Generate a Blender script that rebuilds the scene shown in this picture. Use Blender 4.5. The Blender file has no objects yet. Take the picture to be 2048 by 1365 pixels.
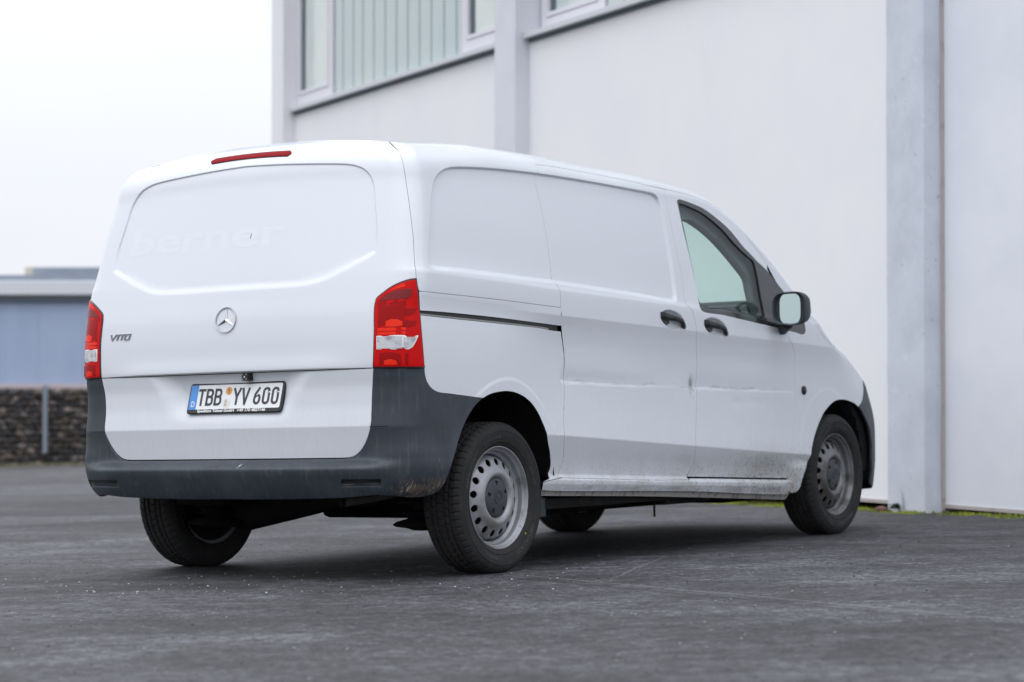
import bpy, bmesh, math, random
import numpy as np
from mathutils import Vector, Matrix, noise
from mathutils.geometry import delaunay_2d_cdt

sc = bpy.context.scene
# ------------------------------------------------------------------ camera
cam_d = bpy.data.cameras.new('camera')
cam = bpy.data.objects.new('camera', cam_d)
sc.collection.objects.link(cam)
cam.location = (0, 0, .65937)
cam.rotation_euler = (math.radians(91.21), 0, 0)
cam_d.sensor_width = 36
cam_d.lens = 81.68
cam_d.clip_end = 3000
cam_d.dof.use_dof = True
cam_d.dof.focus_distance = 9.9
cam_d.dof.aperture_fstop = 2.8
sc.camera = cam

# ------------------------------------------------------------------ world and sun (overcast)
W = bpy.data.worlds.new("World")
sc.world = W
W.use_nodes = True
nt = W.node_tree
nt.nodes.clear()
N = nt.nodes.new
out = N('ShaderNodeOutputWorld')
bg = N('ShaderNodeBackground')
sky = N('ShaderNodeTexSky')
sky.sky_type = 'NISHITA'
sky.sun_disc = False
sky.sun_elevation = math.radians(62)
sky.sun_rotation = math.radians(232)
geo = N('ShaderNodeTexCoord')
sep = N('ShaderNodeSeparateXYZ')
nt.links.new(geo.outputs['Generated'], sep.inputs[0])
ramp = N('ShaderNodeMapRange')          # cloud deck: brighter towards the zenith
ramp.inputs['From Min'].default_value = 0.0
ramp.inputs['From Max'].default_value = 1.0
ramp.inputs['To Min'].default_value = 8.1
ramp.inputs['To Max'].default_value = 23.0
zp = N('ShaderNodeMath'); zp.operation = 'MAXIMUM'; zp.inputs[1].default_value = 0
nt.links.new(sep.outputs['Z'], zp.inputs[0])
zq = N('ShaderNodeMath'); zq.operation = 'POWER'; zq.inputs[1].default_value = 1.35
nt.links.new(zp.outputs[0], zq.inputs[0])
nt.links.new(zq.outputs[0], ramp.inputs['Value'])
mp = N('ShaderNodeMapping')
mp.inputs['Scale'].default_value = (1.0, 1.0, 3.2)
nt.links.new(geo.outputs['Generated'], mp.inputs['Vector'])
cn = N('ShaderNodeTexNoise')
cn.inputs['Scale'].default_value = 1.7
cn.inputs['Detail'].default_value = 5
cn.inputs['Roughness'].default_value = .5
nt.links.new(mp.outputs[0], cn.inputs['Vector'])
cr = N('ShaderNodeMapRange')
cr.inputs['From Min'].default_value = .3
cr.inputs['From Max'].default_value = .7
cr.inputs['To Min'].default_value = .95
cr.inputs['To Max'].default_value = 1.08
nt.links.new(cn.outputs['Fac'], cr.inputs['Value'])
mul = N('ShaderNodeMath'); mul.operation = 'MULTIPLY'
nt.links.new(ramp.outputs[0], mul.inputs[0]); nt.links.new(cr.outputs[0], mul.inputs[1])
tint = N('ShaderNodeVectorMath'); tint.operation = 'SCALE'
tint.inputs[0].default_value = (.960, .985, 1.045)
nt.links.new(mul.outputs[0], tint.inputs['Scale'])
mix = N('ShaderNodeMix'); mix.data_type = 'RGBA'
mix.inputs[0].default_value = .94       # a closed cloud cover over the clear sky
nt.links.new(sky.outputs[0], mix.inputs[6]); nt.links.new(tint.outputs[0], mix.inputs[7])
nt.links.new(mix.outputs[2], bg.inputs['Color'])
bg.inputs['Strength'].default_value = .110
nt.links.new(bg.outputs[0], out.inputs[0])

sun_d = bpy.data.lights.new('sun', 'SUN')
sun_d.energy = .5
sun_d.angle = math.radians(35)
sun_d.color = (1, .975, .94)
sun = bpy.data.objects.new('sun', sun_d)
sc.collection.objects.link(sun)
az = math.radians(232)
sun.rotation_euler = Vector((math.sin(az)*math.cos(math.radians(62)), math.cos(az)*math.cos(math.radians(62)), math.sin(math.radians(62)))).to_track_quat('Z', 'Y').to_euler()
sun.location = (0, -10, 20)

sc.view_settings.view_transform = 'Standard'
sc.view_settings.look = 'None'
sc.view_settings.exposure = 0
sc.view_settings.gamma = 1
sc.view_settings.use_curve_mapping = False
sc.render.engine = 'CYCLES'
sc.cycles.max_bounces = 8
sc.cycles.transparent_max_bounces = 12
sc.cycles.use_denoising = True

# ------------------------------------------------------------------ materials
def mat(name, color, rough=.6, metal=0., coat=0., spec=.5, bump=None, vary=None, trans=0., ior=1.5, emit=None, coatr=.05):
    """vary = (scale, colour2, low, high[, stretch]) noise mix; bump = (scale, strength, distance[, stretch])"""
    m = bpy.data.materials.new(name); m.use_nodes = True
    t = m.node_tree; b = t.nodes['Principled BSDF']
    b.inputs['Base Color'].default_value = (*color, 1)
    b.inputs['Roughness'].default_value = rough
    b.inputs['Metallic'].default_value = metal
    b.inputs['Coat Weight'].default_value = coat
    b.inputs['Coat Roughness'].default_value = coatr
    b.inputs['Specular IOR Level'].default_value = spec
    b.inputs['IOR'].default_value = ior
    b.inputs['Transmission Weight'].default_value = trans
    if emit: b.inputs['Emission Color'].default_value = (*emit, 1); b.inputs['Emission Strength'].default_value = 1
    tc = None
    def co(stretch):
        nonlocal tc
        tc = tc or t.nodes.new('ShaderNodeTexCoord')
        mp = t.nodes.new('ShaderNodeMapping'); mp.inputs['Scale'].default_value = stretch
        t.links.new(tc.outputs['Object'], mp.inputs[0]); return mp.outputs[0]
    m['b'] = 1
    if vary:
        vs = vary if isinstance(vary, list) else [vary]
        cur = None
        for v_ in vs:
            nz = t.nodes.new('ShaderNodeTexNoise'); nz.inputs['Scale'].default_value = v_[0]; nz.inputs['Detail'].default_value = 6
            nz.inputs['Roughness'].default_value = .6
            t.links.new(co(v_[4] if len(v_) > 4 else (1, 1, 1)), nz.inputs['Vector'])
            mr = t.nodes.new('ShaderNodeMapRange'); mr.interpolation_type = 'SMOOTHSTEP'
            mr.inputs['From Min'].default_value = v_[2]; mr.inputs['From Max'].default_value = v_[3]
            t.links.new(nz.outputs['Fac'], mr.inputs['Value'])
            mx = t.nodes.new('ShaderNodeMix'); mx.data_type = 'RGBA'
            t.links.new(mr.outputs[0], mx.inputs[0])
            mx.inputs[6].default_value = (*color, 1); mx.inputs[7].default_value = (*v_[1], 1)
            if cur: t.links.new(cur, mx.inputs[6])
            cur = mx.outputs[2]
        t.links.new(cur, b.inputs['Base Color'])
    if bump:
        nz = t.nodes.new('ShaderNodeTexNoise'); nz.inputs['Scale'].default_value = bump[0]; nz.inputs['Detail'].default_value = 4
        t.links.new(co(bump[3] if len(bump) > 3 else (1, 1, 1)), nz.inputs['Vector'])
        bp = t.nodes.new('ShaderNodeBump'); bp.inputs['Strength'].default_value = bump[1]; bp.inputs['Distance'].default_value = bump[2]
        t.links.new(nz.outputs['Fac'], bp.inputs['Height']); t.links.new(bp.outputs[0], b.inputs['Normal'])
    return m

def paint_mat():
    """white van paint, dirty towards the sills"""
    m = bpy.data.materials.new('white_van_paint'); m.use_nodes = True
    t = m.node_tree; b = t.nodes['Principled BSDF']; L = t.links.new; n = t.nodes.new
    tc = n('ShaderNodeTexCoord'); sp = n('ShaderNodeSeparateXYZ'); L(tc.outputs['Object'], sp.inputs[0])
    def noise_(scale, stretch, lo, hi, det=6, rough=.6, loc_=(0, 0, 0)):
        mp = n('ShaderNodeMapping'); mp.inputs['Scale'].default_value = stretch; mp.inputs['Location'].default_value = loc_; L(tc.outputs['Object'], mp.inputs[0])
        z = n('ShaderNodeTexNoise'); z.inputs['Scale'].default_value = scale; z.inputs['Detail'].default_value = det; z.inputs['Roughness'].default_value = rough
        L(mp.outputs[0], z.inputs['Vector'])
        r = n('ShaderNodeMapRange'); r.interpolation_type = 'SMOOTHSTEP'
        r.inputs['From Min'].default_value = lo; r.inputs['From Max'].default_value = hi; L(z.outputs['Fac'], r.inputs['Value']); return r.outputs[0]
    def rng(src, a, c, d0=0., d1=1.):
        r = n('ShaderNodeMapRange'); r.interpolation_type = 'SMOOTHSTEP'; r.inputs['From Min'].default_value = a; r.inputs['From Max'].default_value = c
        r.inputs['To Min'].default_value = d0; r.inputs['To Max'].default_value = d1; L(src, r.inputs['Value']); return r.outputs[0]
    def mulv(*a):
        cur = a[0]
        for x in a[1:]:
            q = n('ShaderNodeMath'); q.operation = 'MULTIPLY'; L(cur, q.inputs[0])
            if isinstance(x, (int, float)): q.inputs[1].default_value = x
            else: L(x, q.inputs[1])
            cur = q.outputs[0]
        return cur
    def blend(base, colr, fac):
        mx = n('ShaderNodeMix'); mx.data_type = 'RGBA'; L(fac, mx.inputs[0])
        if isinstance(base, tuple): mx.inputs[6].default_value = (*base, 1)
        else: L(base, mx.inputs[6])
        mx.inputs[7].default_value = (*colr, 1); return mx.outputs[2]
    low = rng(sp.outputs['Z'], 1.05, .30)             # road film, thicker near the sills
    vlow = rng(sp.outputs['Z'], .56, .30)
    front = rng(sp.outputs['X'], 1.5, 2.7)
    c = blend((.685, .715, .76), (.56, .58, .615), mulv(low, noise_(2.6, (1, 1, 1), .25, .75), .40))
    c = blend(c, (.53, .55, .57), mulv(low, noise_(9, (9, 9, .35), .46, .72), .34))      # rain streaks
    c = blend(c, (.65, .68, .725), mulv(noise_(1.1, (1, 1, 1), .35, .7), .35))
    c = blend(c, (.36, .335, .30), mulv(vlow, noise_(7, (1, 1, 1), .35, .70), .50))
    c = blend(c, (.33, .29, .24), mulv(vlow, front, noise_(4, (1, 1, 1), .38, .65), .45))
    c = blend(c, (.22, .18, .14), mulv(vlow, noise_(85, (1, 1, 1), .60, .66, 3), .75))  # splashed specks
    c = blend(c, (.17, .15, .13), mulv(vlow, front, noise_(60, (1, 1, 1), .555, .62, 3), .85))
    c = blend(c, (.20, .19, .18), mulv(rng(sp.outputs['Z'], .95, .6), noise_(150, (1, 1, .6), .72, .76, 2), .7))
    # scuff marks along the scrape
    ln = n('ShaderNodeMath'); ln.operation = 'MULTIPLY_ADD'; L(sp.outputs['X'], ln.inputs[0]); ln.inputs[1].default_value = .0215; L(sp.outputs['Z'], ln.inputs[2])
    lz = n('ShaderNodeMath'); lz.operation = 'SUBTRACT'; L(ln.outputs[0], lz.inputs[0]); lz.inputs[1].default_value = .8377
    la = n('ShaderNodeMath'); la.operation = 'ABSOLUTE'; L(lz.outputs[0], la.inputs[0])
    rt_ = n('ShaderNodeMath'); rt_.operation = 'LESS_THAN'; L(sp.outputs['Y'], rt_.inputs[0]); rt_.inputs[1].default_value = 0
    xin = mulv(rng(sp.outputs['X'], .44, .47), rng(sp.outputs['X'], 2.66, 2.3), rt_.outputs[0])
    c = blend(c, (.33, .35, .37), mulv(rng(la.outputs[0], .020, .002), xin, noise_(8, (1, 1, 9), .45, .66), .5))
    c = blend(c, (.16, .16, .165), mulv(rng(la.outputs[0], .012, .001), xin, noise_(5, (1, 1, 14), .54, .64, loc_=(3, 1, 0)), .35))
    gx = n('ShaderNodeMath'); gx.operation = 'SUBTRACT'; L(sp.outputs['X'], gx.inputs[0]); gx.inputs[1].default_value = 1.635
    ga = n('ShaderNodeMath'); ga.operation = 'ABSOLUTE'; L(gx.outputs[0], ga.inputs[0])
    c = blend(c, (.13, .12, .11), mulv(rng(ga.outputs[0], .035, .004), rng(la.outputs[0], .075, .015), rt_.outputs[0], noise_(40, (1, 1, .5), .42, .62), .8))
    L(c, b.inputs['Base Color'])
    r = n('ShaderNodeMapRange'); r.inputs['To Min'].default_value = .34; r.inputs['To Max'].default_value = .62; L(low, r.inputs['Value']); L(r.outputs[0], b.inputs['Roughness'])
    r = n('ShaderNodeMapRange'); r.inputs['To Min'].default_value = .70; r.inputs['To Max'].default_value = .15; L(low, r.inputs['Value']); L(r.outputs[0], b.inputs['Coat Weight'])
    b.inputs['Coat Roughness'].default_value = .07
    return m

M_ = {}
M_['paint'] = paint_mat()
M_['flange'] = mat('dirty_white_flange', (.42, .41, .39), .75, vary=(40, (.2, .18, .16), .5, .7, (1, 1, .3)))
M_['plastic'] = mat('grey_bumper_plastic', (.027, .036, .046), .50, spec=.40, bump=(420, .12, .0006),
                    vary=[(5, (.045, .056, .068), .35, .75, (1, 1, 1)), (7, (.075, .086, .098), .50, .85, (8, 8, .5)), (14, (.065, .055, .045), .62, .8)])
def scuff(m):       # scraped and muddy lower right corner of the bumper
    t = m.node_tree; b = t.nodes['Principled BSDF']; L = t.links.new; n = t.nodes.new
    src = b.inputs['Base Color'].links[0].from_socket
    tc = n('ShaderNodeTexCoord'); sp = n('ShaderNodeSeparateXYZ'); L(tc.outputs['Object'], sp.inputs[0])
    def r(o, a, c):
        q = n('ShaderNodeMapRange'); q.interpolation_type = 'SMOOTHSTEP'; q.inputs['From Min'].default_value = a; q.inputs['From Max'].default_value = c; L(o, q.inputs['Value']); return q.outputs[0]
    def mu(a, c):
        q = n('ShaderNodeMath'); q.operation = 'MULTIPLY'; L(a, q.inputs[0]); L(c, q.inputs[1]); return q.outputs[0]
    zone = mu(mu(r(sp.outputs['Z'], .445, .385), r(sp.outputs['Y'], -.78, -.90)), mu(r(sp.outputs['X'], -.75, -.62), r(sp.outputs['X'], -.30, -.42)))
    for sc_, st, rot, lo, hi, col in ((30, (1, 1, 1), 0, .42, .62, (.11, .085, .065)), (26, (6, 1, .6), .7, .60, .68, (.33, .29, .25)), (34, (6, 1, .5), -.8, .62, .69, (.36, .33, .30))):
        mp = n('ShaderNodeMapping'); mp.inputs['Scale'].default_value = st; mp.inputs['Rotation'].default_value = (0, rot, 0); L(tc.outputs['Object'], mp.inputs[0])
        z = n('ShaderNodeTexNoise'); z.inputs['Scale'].default_value = sc_; z.inputs['Detail'].default_value = 4; L(mp.outputs[0], z.inputs['Vector'])
        mx = n('ShaderNodeMix'); mx.data_type = 'RGBA'; L(mu(zone, r(z.outputs['Fac'], lo, hi)), mx.inputs[0]); L(src, mx.inputs[6]); mx.inputs[7].default_value = (*col, 1); src = mx.outputs[2]
    L(src, b.inputs['Base Color'])
scuff(M_['plastic'])
M_['black'] = mat('black_trim', (.012, .013, .014), .35, spec=.5)
M_['gloss'] = mat('gloss_black_trim', (.03, .031, .034), .18, coat=.3)
M_['seal'] = mat('rubber_seal', (.012, .012, .013), .7)
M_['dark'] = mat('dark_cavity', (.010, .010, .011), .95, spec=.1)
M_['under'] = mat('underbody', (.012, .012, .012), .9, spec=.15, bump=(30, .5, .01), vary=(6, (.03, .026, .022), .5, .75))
M_['tyre'] = mat('tyre_rubber', (.026, .026, .0275), .85, spec=.25, bump=(300, .25, .0008), vary=[(16, (.036, .034, .032), .42, .72), (60, (.052, .049, .045), .62, .8)])
M_['tyretext'] = mat('tyre_lettering', (.05, .05, .05), .7)
M_['rim_front'] = mat('steel_wheel_brake_dust', (.21, .21, .215), .5, metal=.4, vary=[(9, (.085, .078, .072), .42, .70)], bump=(60, .08, .002))
M_['rim'] = mat('steel_wheel_paint', (.34, .345, .37), .45, metal=.4, vary=[(9, (.17, .165, .16), .48, .78), (70, (.12, .09, .07), .66, .74)], bump=(60, .08, .002))
M_['cap'] = mat('hub_cap_plastic', (.036, .040, .048), .5, vary=(20, (.07, .07, .07), .5, .8))
M_['chrome'] = mat('chrome', (.52, .54, .57), .12, metal=1)
M_['metal'] = mat('aluminium_strip', (.35, .35, .34), .4, metal=.8)
M_['red'] = mat('red_lens', (.56, .0015, .002), .3, spec=.15)
M_['orange'] = mat('bright_red_lens', (.82, .025, .006), .3, spec=.2)
M_['smoke'] = mat('smoked_red_lens', (.19, .008, .012), .25, spec=.3, bump=(500, .15, .0006))
M_['deep'] = mat('deep_red_lens', (.32, .002, .003), .3, spec=.15, bump=(260, .3, .001, (1, 1, .2)))
M_['rim_red'] = mat('dark_red_housing', (.035, .004, .006), .25, coat=.3)
M_['clear'] = mat('clear_reversing_lens', (.55, .55, .58), .2, coat=.8, bump=(160, .6, .002), vary=(18, (.24, .24, .27), .45, .65))
M_['white_lens'] = mat('white_lens_rim', (.82, .80, .78), .25, coat=.6)
M_['third'] = mat('third_brake_lens', (.24, .002, .006), .35, spec=.05, bump=(300, .2, .001, (1, 1, .1)))
M_['plate_w'] = mat('plate_white', (.78, .79, .80), .35)
M_['plate_b'] = mat('plate_blue', (.06, .26, .66), .35)
M_['ink'] = mat('plate_ink', (.035, .036, .04), .45)
M_['white_ink'] = mat('white_print', (.75, .75, .75), .5)
M_['seal_o'] = mat('orange_seal', (.72, .36, .10), .5, vary=(90, (.45, .18, .05), .5, .6))
M_['seal_w'] = mat('state_seal', (.70, .71, .72), .5)
M_['gold'] = mat('seal_crest', (.45, .33, .08), .5)
M_['ghost'] = mat('ghost_lettering', (.700, .730, .775), .34, coat=.55, coatr=.13)
M_['lining'] = mat('cabin_lining', (.17, .19, .19), .85)
M_['dash'] = mat('dashboard', (.02, .022, .024), .7)
M_['badge'] = mat('badge_chrome', (.22, .235, .26), .25, metal=.9)
M_['headlamp'] = mat('headlamp_glass', (.20, .21, .225), .12, coat=1)

def glass_mat(name, col, tr=.82, rough=.0):
    m = bpy.data.materials.new(name); m.use_nodes = True
    t = m.node_tree; t.nodes.clear(); n = t.nodes.new; L = t.links.new
    o = n('ShaderNodeOutputMaterial'); tb = n('ShaderNodeBsdfTransparent'); tb.inputs[0].default_value = (*col, 1)
    g = n('ShaderNodeBsdfGlossy'); g.inputs['Roughness'].default_value = max(rough, .01); g.inputs[0].default_value = (1, 1, 1, 1)
    lw = n('ShaderNodeLayerWeight'); lw.inputs[0].default_value = .5; pw = n('ShaderNodeMath'); pw.operation = 'POWER'; L(lw.outputs['Facing'], pw.inputs[0]); pw.inputs[1].default_value = 5
    fr = n('ShaderNodeMath'); fr.operation = 'MULTIPLY_ADD'; L(pw.outputs[0], fr.inputs[0]); fr.inputs[1].default_value = .9; fr.inputs[2].default_value = .05
    mx = n('ShaderNodeMixShader'); L(fr.outputs[0], mx.inputs[0]); L(tb.outputs[0], mx.inputs[1]); L(g.outputs[0], mx.inputs[2]); L(mx.outputs[0], o.inputs[0])
    return m
M_['glass'] = glass_mat('tinted_door_glass', (.80, .93, .89))
M_['mirror'] = mat('mirror_glass', (.48, .58, .57), .02, metal=1)

# ------------------------------------------------------------------ mesh builder
C = sc.collection
class MB:
    def __init__(s): s.v = []; s.f = []; s.n = []; s.mi = []; s.k = 0
    def add(s, v, f, n=None, mi=0):
        o = s.k
        s.v.append(np.asarray(v, float).reshape(-1, 3)); s.k += len(v)
        s.f += [tuple(int(i)+o for i in q) for q in f]; s.mi += [mi]*len(f)
        s.n.append(None if n is None else np.asarray(n, float)); return s
    def build(s, name, m, parent=None, smooth=None, mats=None):
        me = bpy.data.meshes.new(name)
        V = np.concatenate(s.v) if s.v else np.zeros((0, 3))
        me.from_pydata(V.tolist(), [], s.f)
        if not mats and 1 in s.mi: mats = [m, M_['dark']]
        for x in (mats or [m]): me.materials.append(x)
        if mats: me.polygons.foreach_set('material_index', s.mi)
        me.update()
        has = all(x is not None for x in s.n) and s.n
        if has or smooth:
            me.polygons.foreach_set('use_smooth', [True]*len(me.polygons))
        if has:
            me.normals_split_custom_set_from_vertices(np.concatenate(s.n).tolist())
        elif smooth and smooth is not True:
            me.set_sharp_from_angle(angle=math.radians(smooth))
        ob = bpy.data.objects.new(name, me); C.objects.link(ob)
        if parent: ob.parent = parent
        return ob
def box(mb, x0, x1, y0, y1, z0, z1, T=None, mi=0, bev=0.):
    if bev:
        bm = bmesh.new(); bmesh.ops.create_cube(bm, size=1)
        for v_ in bm.verts: v_.co = Vector(((x0+x1)/2+v_.co.x*(x1-x0), (y0+y1)/2+v_.co.y*(y1-y0), (z0+z1)/2+v_.co.z*(z1-z0)))
        bmesh.ops.bevel(bm, geom=bm.edges[:], offset=bev, segments=2, affect='EDGES', profile=.5)
        bm.verts.index_update()
        V = np.array([v_.co[:] for v_ in bm.verts]); F = [[v_.index for v_ in f.verts] for f in bm.faces]; bm.free()
    else:
        V = np.array([(x, y, z) for x in (x0, x1) for y in (y0, y1) for z in (z0, z1)], float)
        F = [(0, 1, 3, 2), (4, 6, 7, 5), (0, 4, 5, 1), (2, 3, 7, 6), (0, 2, 6, 4), (1, 5, 7, 3)]
    if T is not None: V = T(V)
    mb.add(V, F, None, mi); return mb
def tube(mb, pts, r, seg=10, cap=True, T=None):
    pts = [Vector(p) for p in pts]; rs = r if isinstance(r, (list, tuple)) else [r]*len(pts)
    V = []; F = []; up = None
    for i, p in enumerate(pts):
        d = (pts[min(i+1, len(pts)-1)]-pts[max(i-1, 0)]).normalized()
        a = up if up is not None else (Vector((0, 0, 1)) if abs(d.z) < .9 else Vector((1, 0, 0)))
        x = d.cross(a).normalized(); y = d.cross(x).normalized(); up = -y if False else a
        for k in range(seg):
            an = 2*math.pi*k/seg; V.append((p+x*math.cos(an)*rs[i]+y*math.sin(an)*rs[i])[:])
    for i in range(len(pts)-1):
        for k in range(seg):
            a = i*seg+k; b = i*seg+(k+1) % seg; F.append((a, b, b+seg, a+seg))
    if cap: F.append(tuple(range(seg))[::-1]); F.append(tuple(range((len(pts)-1)*seg, len(pts)*seg)))
    V = np.array(V)
    if T is not None: V = T(V)
    mb.add(V, F); return mb
def lathe(mb, prof, seg, y0=0., sgn=1, close=False):
    """prof = [(r, a)] turned round the y axis; a is measured inwards (+y*sgn)"""
    n = len(prof); V = []; F = []
    for k in range(seg):
        c_, s_ = math.cos(2*math.pi*k/seg), math.sin(2*math.pi*k/seg)
        for r, a in prof: V.append((r*c_, y0+sgn*a, r*s_))
    for k in range(seg):
        k2 = (k+1) % seg
        for i in range(n-1): F.append((k*n+i, k2*n+i, k2*n+i+1, k*n+i+1))
    mb.add(V, F); return mb
def empty(name, parent=None):
    o = bpy.data.objects.new(name, None); C.objects.link(o); o.empty_display_size = .2
    if parent: o.parent = parent
    return o
def tag(o, label=None, cat=None, kind=None, group=None):
    if label: o['label'] = label
    if cat: o['category'] = cat
    if kind: o['kind'] = kind
    if group: o['group'] = group
    return o

# ------------------------------------------------------------------ van body surface
def pchip(xs,ys):
    xs=np.array(xs,float);ys=np.array(ys,float);h=np.diff(xs);d=np.diff(ys)/h
    m=np.zeros_like(xs)
    for i in range(1,len(xs)-1):
        if d[i-1]*d[i]>0:
            w1=2*h[i]+h[i-1];w2=h[i]+2*h[i-1];m[i]=(w1+w2)/(w1/d[i-1]+w2/d[i])
    m[0]=d[0];m[-1]=d[-1]
    def f(x):
        x=np.clip(x,xs[0],xs[-1]);i=np.clip(np.searchsorted(xs,x)-1,0,len(xs)-2)
        t=(x-xs[i])/h[i];t2=t*t;t3=t2*t
        return (2*t3-3*t2+1)*ys[i]+(t3-2*t2+t)*h[i]*m[i]+(-2*t3+3*t2)*ys[i+1]+(t3-t2)*h[i]*m[i+1]
    return f
def sstep(a,b,x):
    t=np.clip((x-a)/(b-a),0,1);return t*t*(3-2*t)
# plan contour, u = arc length from the middle of the tailgate, round the right corner, forwards
DU=.002
_u=np.arange(0,7.2,DU)
_ph=np.radians(np.interp(_u,[0,.60],[0,5]) + 2*sstep(.6,.80,_u)+81.4*sstep(.755,.985,_u)+1.6*sstep(.98,1.6,_u)
   +4*sstep(4.1,4.9,_u)+8*sstep(4.8,5.3,_u)+63*sstep(5.26,5.76,_u)+15*sstep(5.68,6.45,_u))
_cx=np.concatenate([[0],np.cumsum(np.sin(_ph))*DU])[:-1];_cy=np.concatenate([[0],np.cumsum(-np.cos(_ph))*DU])[:-1]
_i=np.argmin(np.abs(_u-1.8)); _sc=.957/-_cy[_i]
_cy=_cy*_sc; _cx=_cx-.733
UMAX=float(_u[np.argmax((_cy>-.02)&(_u>5))]) if ((_cy>-.02)&(_u>5)).any() else 6.5
def kpchip(xs,ys,kinks):
    fs=[];lo=xs[0]
    for k in list(kinks)+[xs[-1]]:
        i0,i1=xs.index(lo),xs.index(k); fs.append(pchip(xs[i0:i1+1],ys[i0:i1+1])); lo=k
    def raw(x):
        r=fs[0](x)
        for k,f in zip(kinks,fs[1:]): r=np.where(x>k,f(x),r)
        return r
    def g(x):
        x=np.asarray(x,float); return sum(w*raw(x+o) for o,w in ((-.0036,.15),(-.0018,.22),(0,.26),(.0018,.22),(.0036,.15)))
    return g
# side profile: inset of the skin at each height, with pressed style lines at the listed kinks
S_side=kpchip([.24,.28,.32,.36,.385,.405,.425,.50,.55,.601,.66,.75,.85,.92,1.0,1.08,1.115,1.137,1.18,1.245,1.27,1.30,1.50,1.70,1.85,2.0],
             [.12,.085,.052,.036,.021,.019,.055,.036,.0200,.0036,.0120,.0235,.0310,.0325,.0290,.0165,.0074,.0012,.0013,.003,.011,.017,.048,.087,.124,.17],(.405,.425,.601,1.137))
S_sideR=pchip([.24,.32,.36,.60,.9,1.0,1.10,1.14,1.16,1.20,1.25,1.275,1.30,1.50,1.70,1.85,2.0],
             [.10,.045,.03,.006,.002,.004,.0085,.0055,.0030,.0015,.003,.011,.017,.050,.093,.128,.170])
S_rear=kpchip([.24,.50,.55,.60,.645,.68,.74,.80,.86,.90,1.0,1.1,1.2,1.26,1.5,1.7,1.85,2.0],
             [.04,.0235,.0165,.0085,.0005,.0050,.0115,.0125,.0060,.0015,.004,.012,.030,.042,.096,.143,.176,.22],(.645,))
ZT=pchip([-.8,-.6,0,.5,1,1.3,1.6,1.8,2.0,2.2,2.4,2.6,2.8,2.92,3.05,3.2,3.4,3.55,3.7,3.9,4.1],
         [1.834,1.842,1.875,1.872,1.853,1.842,1.822,1.803,1.765,1.686,1.578,1.44,1.295,1.218,1.135,1.078,1.035,1.01,.955,.85,.72])
HH=pchip([-.8,.8,1.6,2.1,2.9,3.3,4.1],[.15,.14,.085,.055,.055,.07,.08])
WW=pchip([-.8,.8,1.6,2.1,2.9,3.3,4.1],[.17,.16,.10,.06,.07,.10,.12])
def contour(u):
    a=np.abs(u);x=np.interp(a,_u,_cx);y=np.interp(a,_u,_cy)
    return x,y*np.where(u<0,-1,1)
def P(u,t,off=0.0,extra=None):
    """surface point; off = offset inwards (m)"""
    u=np.asarray(u,float);t=np.asarray(t,float)
    a=np.abs(u)
    x0=np.interp(a,_u,_cx);y0=np.interp(a,_u,_cy)
    dx=np.interp(a,_u,np.sin(_ph));dy=np.interp(a,_u,-np.cos(_ph))
    rearw=1-sstep(.70,1.0,a)          # 1 on the tailgate
    zt=ZT(x0)+rearw*.040*(1-np.abs(y0/.95)**2.4)-.0*rearw
    h=HH(x0);w=WW(x0)
    zs=zt-h;L=np.hypot(h,w)*1.11
    tau=np.clip((t-zs)/L,0,1.0)*np.pi/2
    z=np.where(t<=zs,t,zs+h*np.sin(tau))
    arc=np.where(t<=zs,0,w*(1-np.cos(tau)))
    dz_=z-zs;ze=z-.7*np.where(dz_<-.04,0,np.where(dz_>.04,dz_,(dz_+.04)**2/.16))
    zeta=ze+.04*np.clip(x0,-.7,3.4)
    zeta=zeta+.021*np.clip(x0-.45,0,2.4)*sstep(.42,.56,zeta)*(1-sstep(.62,.95,zeta))
    fr=sstep(-.1,.45,x0)
    fr2=1-sstep(3.2,3.7,x0)
    fl=sstep(2.50,2.68,x0)*(1-sstep(.50,.60,zeta))
    si=(S_side(zeta)*(1-fl)+(.006+S_sideR(zeta))*fl)*fr+S_sideR(zeta)*(1-fr)
    si=si*fr2+S_sideR(zeta)*(1-fr2)
    re=S_rear(ze)
    A=1-sstep(-.5,.9,x0)
    # front nose: recede with height above the bumper
    F=sstep(2.9,3.9,x0)*sstep(.55,1.1,ze)*.25
    arear=arc*rearw*.8
    d=off
    if extra is not None: d=d+extra(u,t,x0,y0,z)
    # inward normal of the plan contour
    nx=-dy;ny=dx     # tangent (dx,dy); inward normal for right side: rotate so it points to +y/+x
    X=x0+re*A*np.where(a<3,1,1)-F+arear+nx*d
    Y=y0*(1-si/.957)-y0/.957*arc*(1-rearw)*1.0-y0/.957*arc*rearw*.5+ny*d
    Y=Y*np.where(u<0,-1,1)
    return np.stack([X,Y,z],-1)
_bR=pchip([.28,.315,.34,.37,.42,.455,.468,.480,.510,.56,.64,.88],[.04,-.01,-.036,-.052,-.070,-.079,-.080,-.071,-.014,-.006,-.001,0])
_bC=pchip([.28,.315,.34,.38,.43,.47,.52,.58,.64,.75,.88],[.07,.035,.010,-.017,-.032,-.035,-.029,-.014,-.005,-.001,0])
def XB(u,t,x0,y0,z):
    a=np.abs(u)
    w=1-sstep(.66,.86,a);w2=1-.7*sstep(1.0,1.5,a)
    return _bR(z)*w+_bC(z)*(1-w)*w2-.0015

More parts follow.
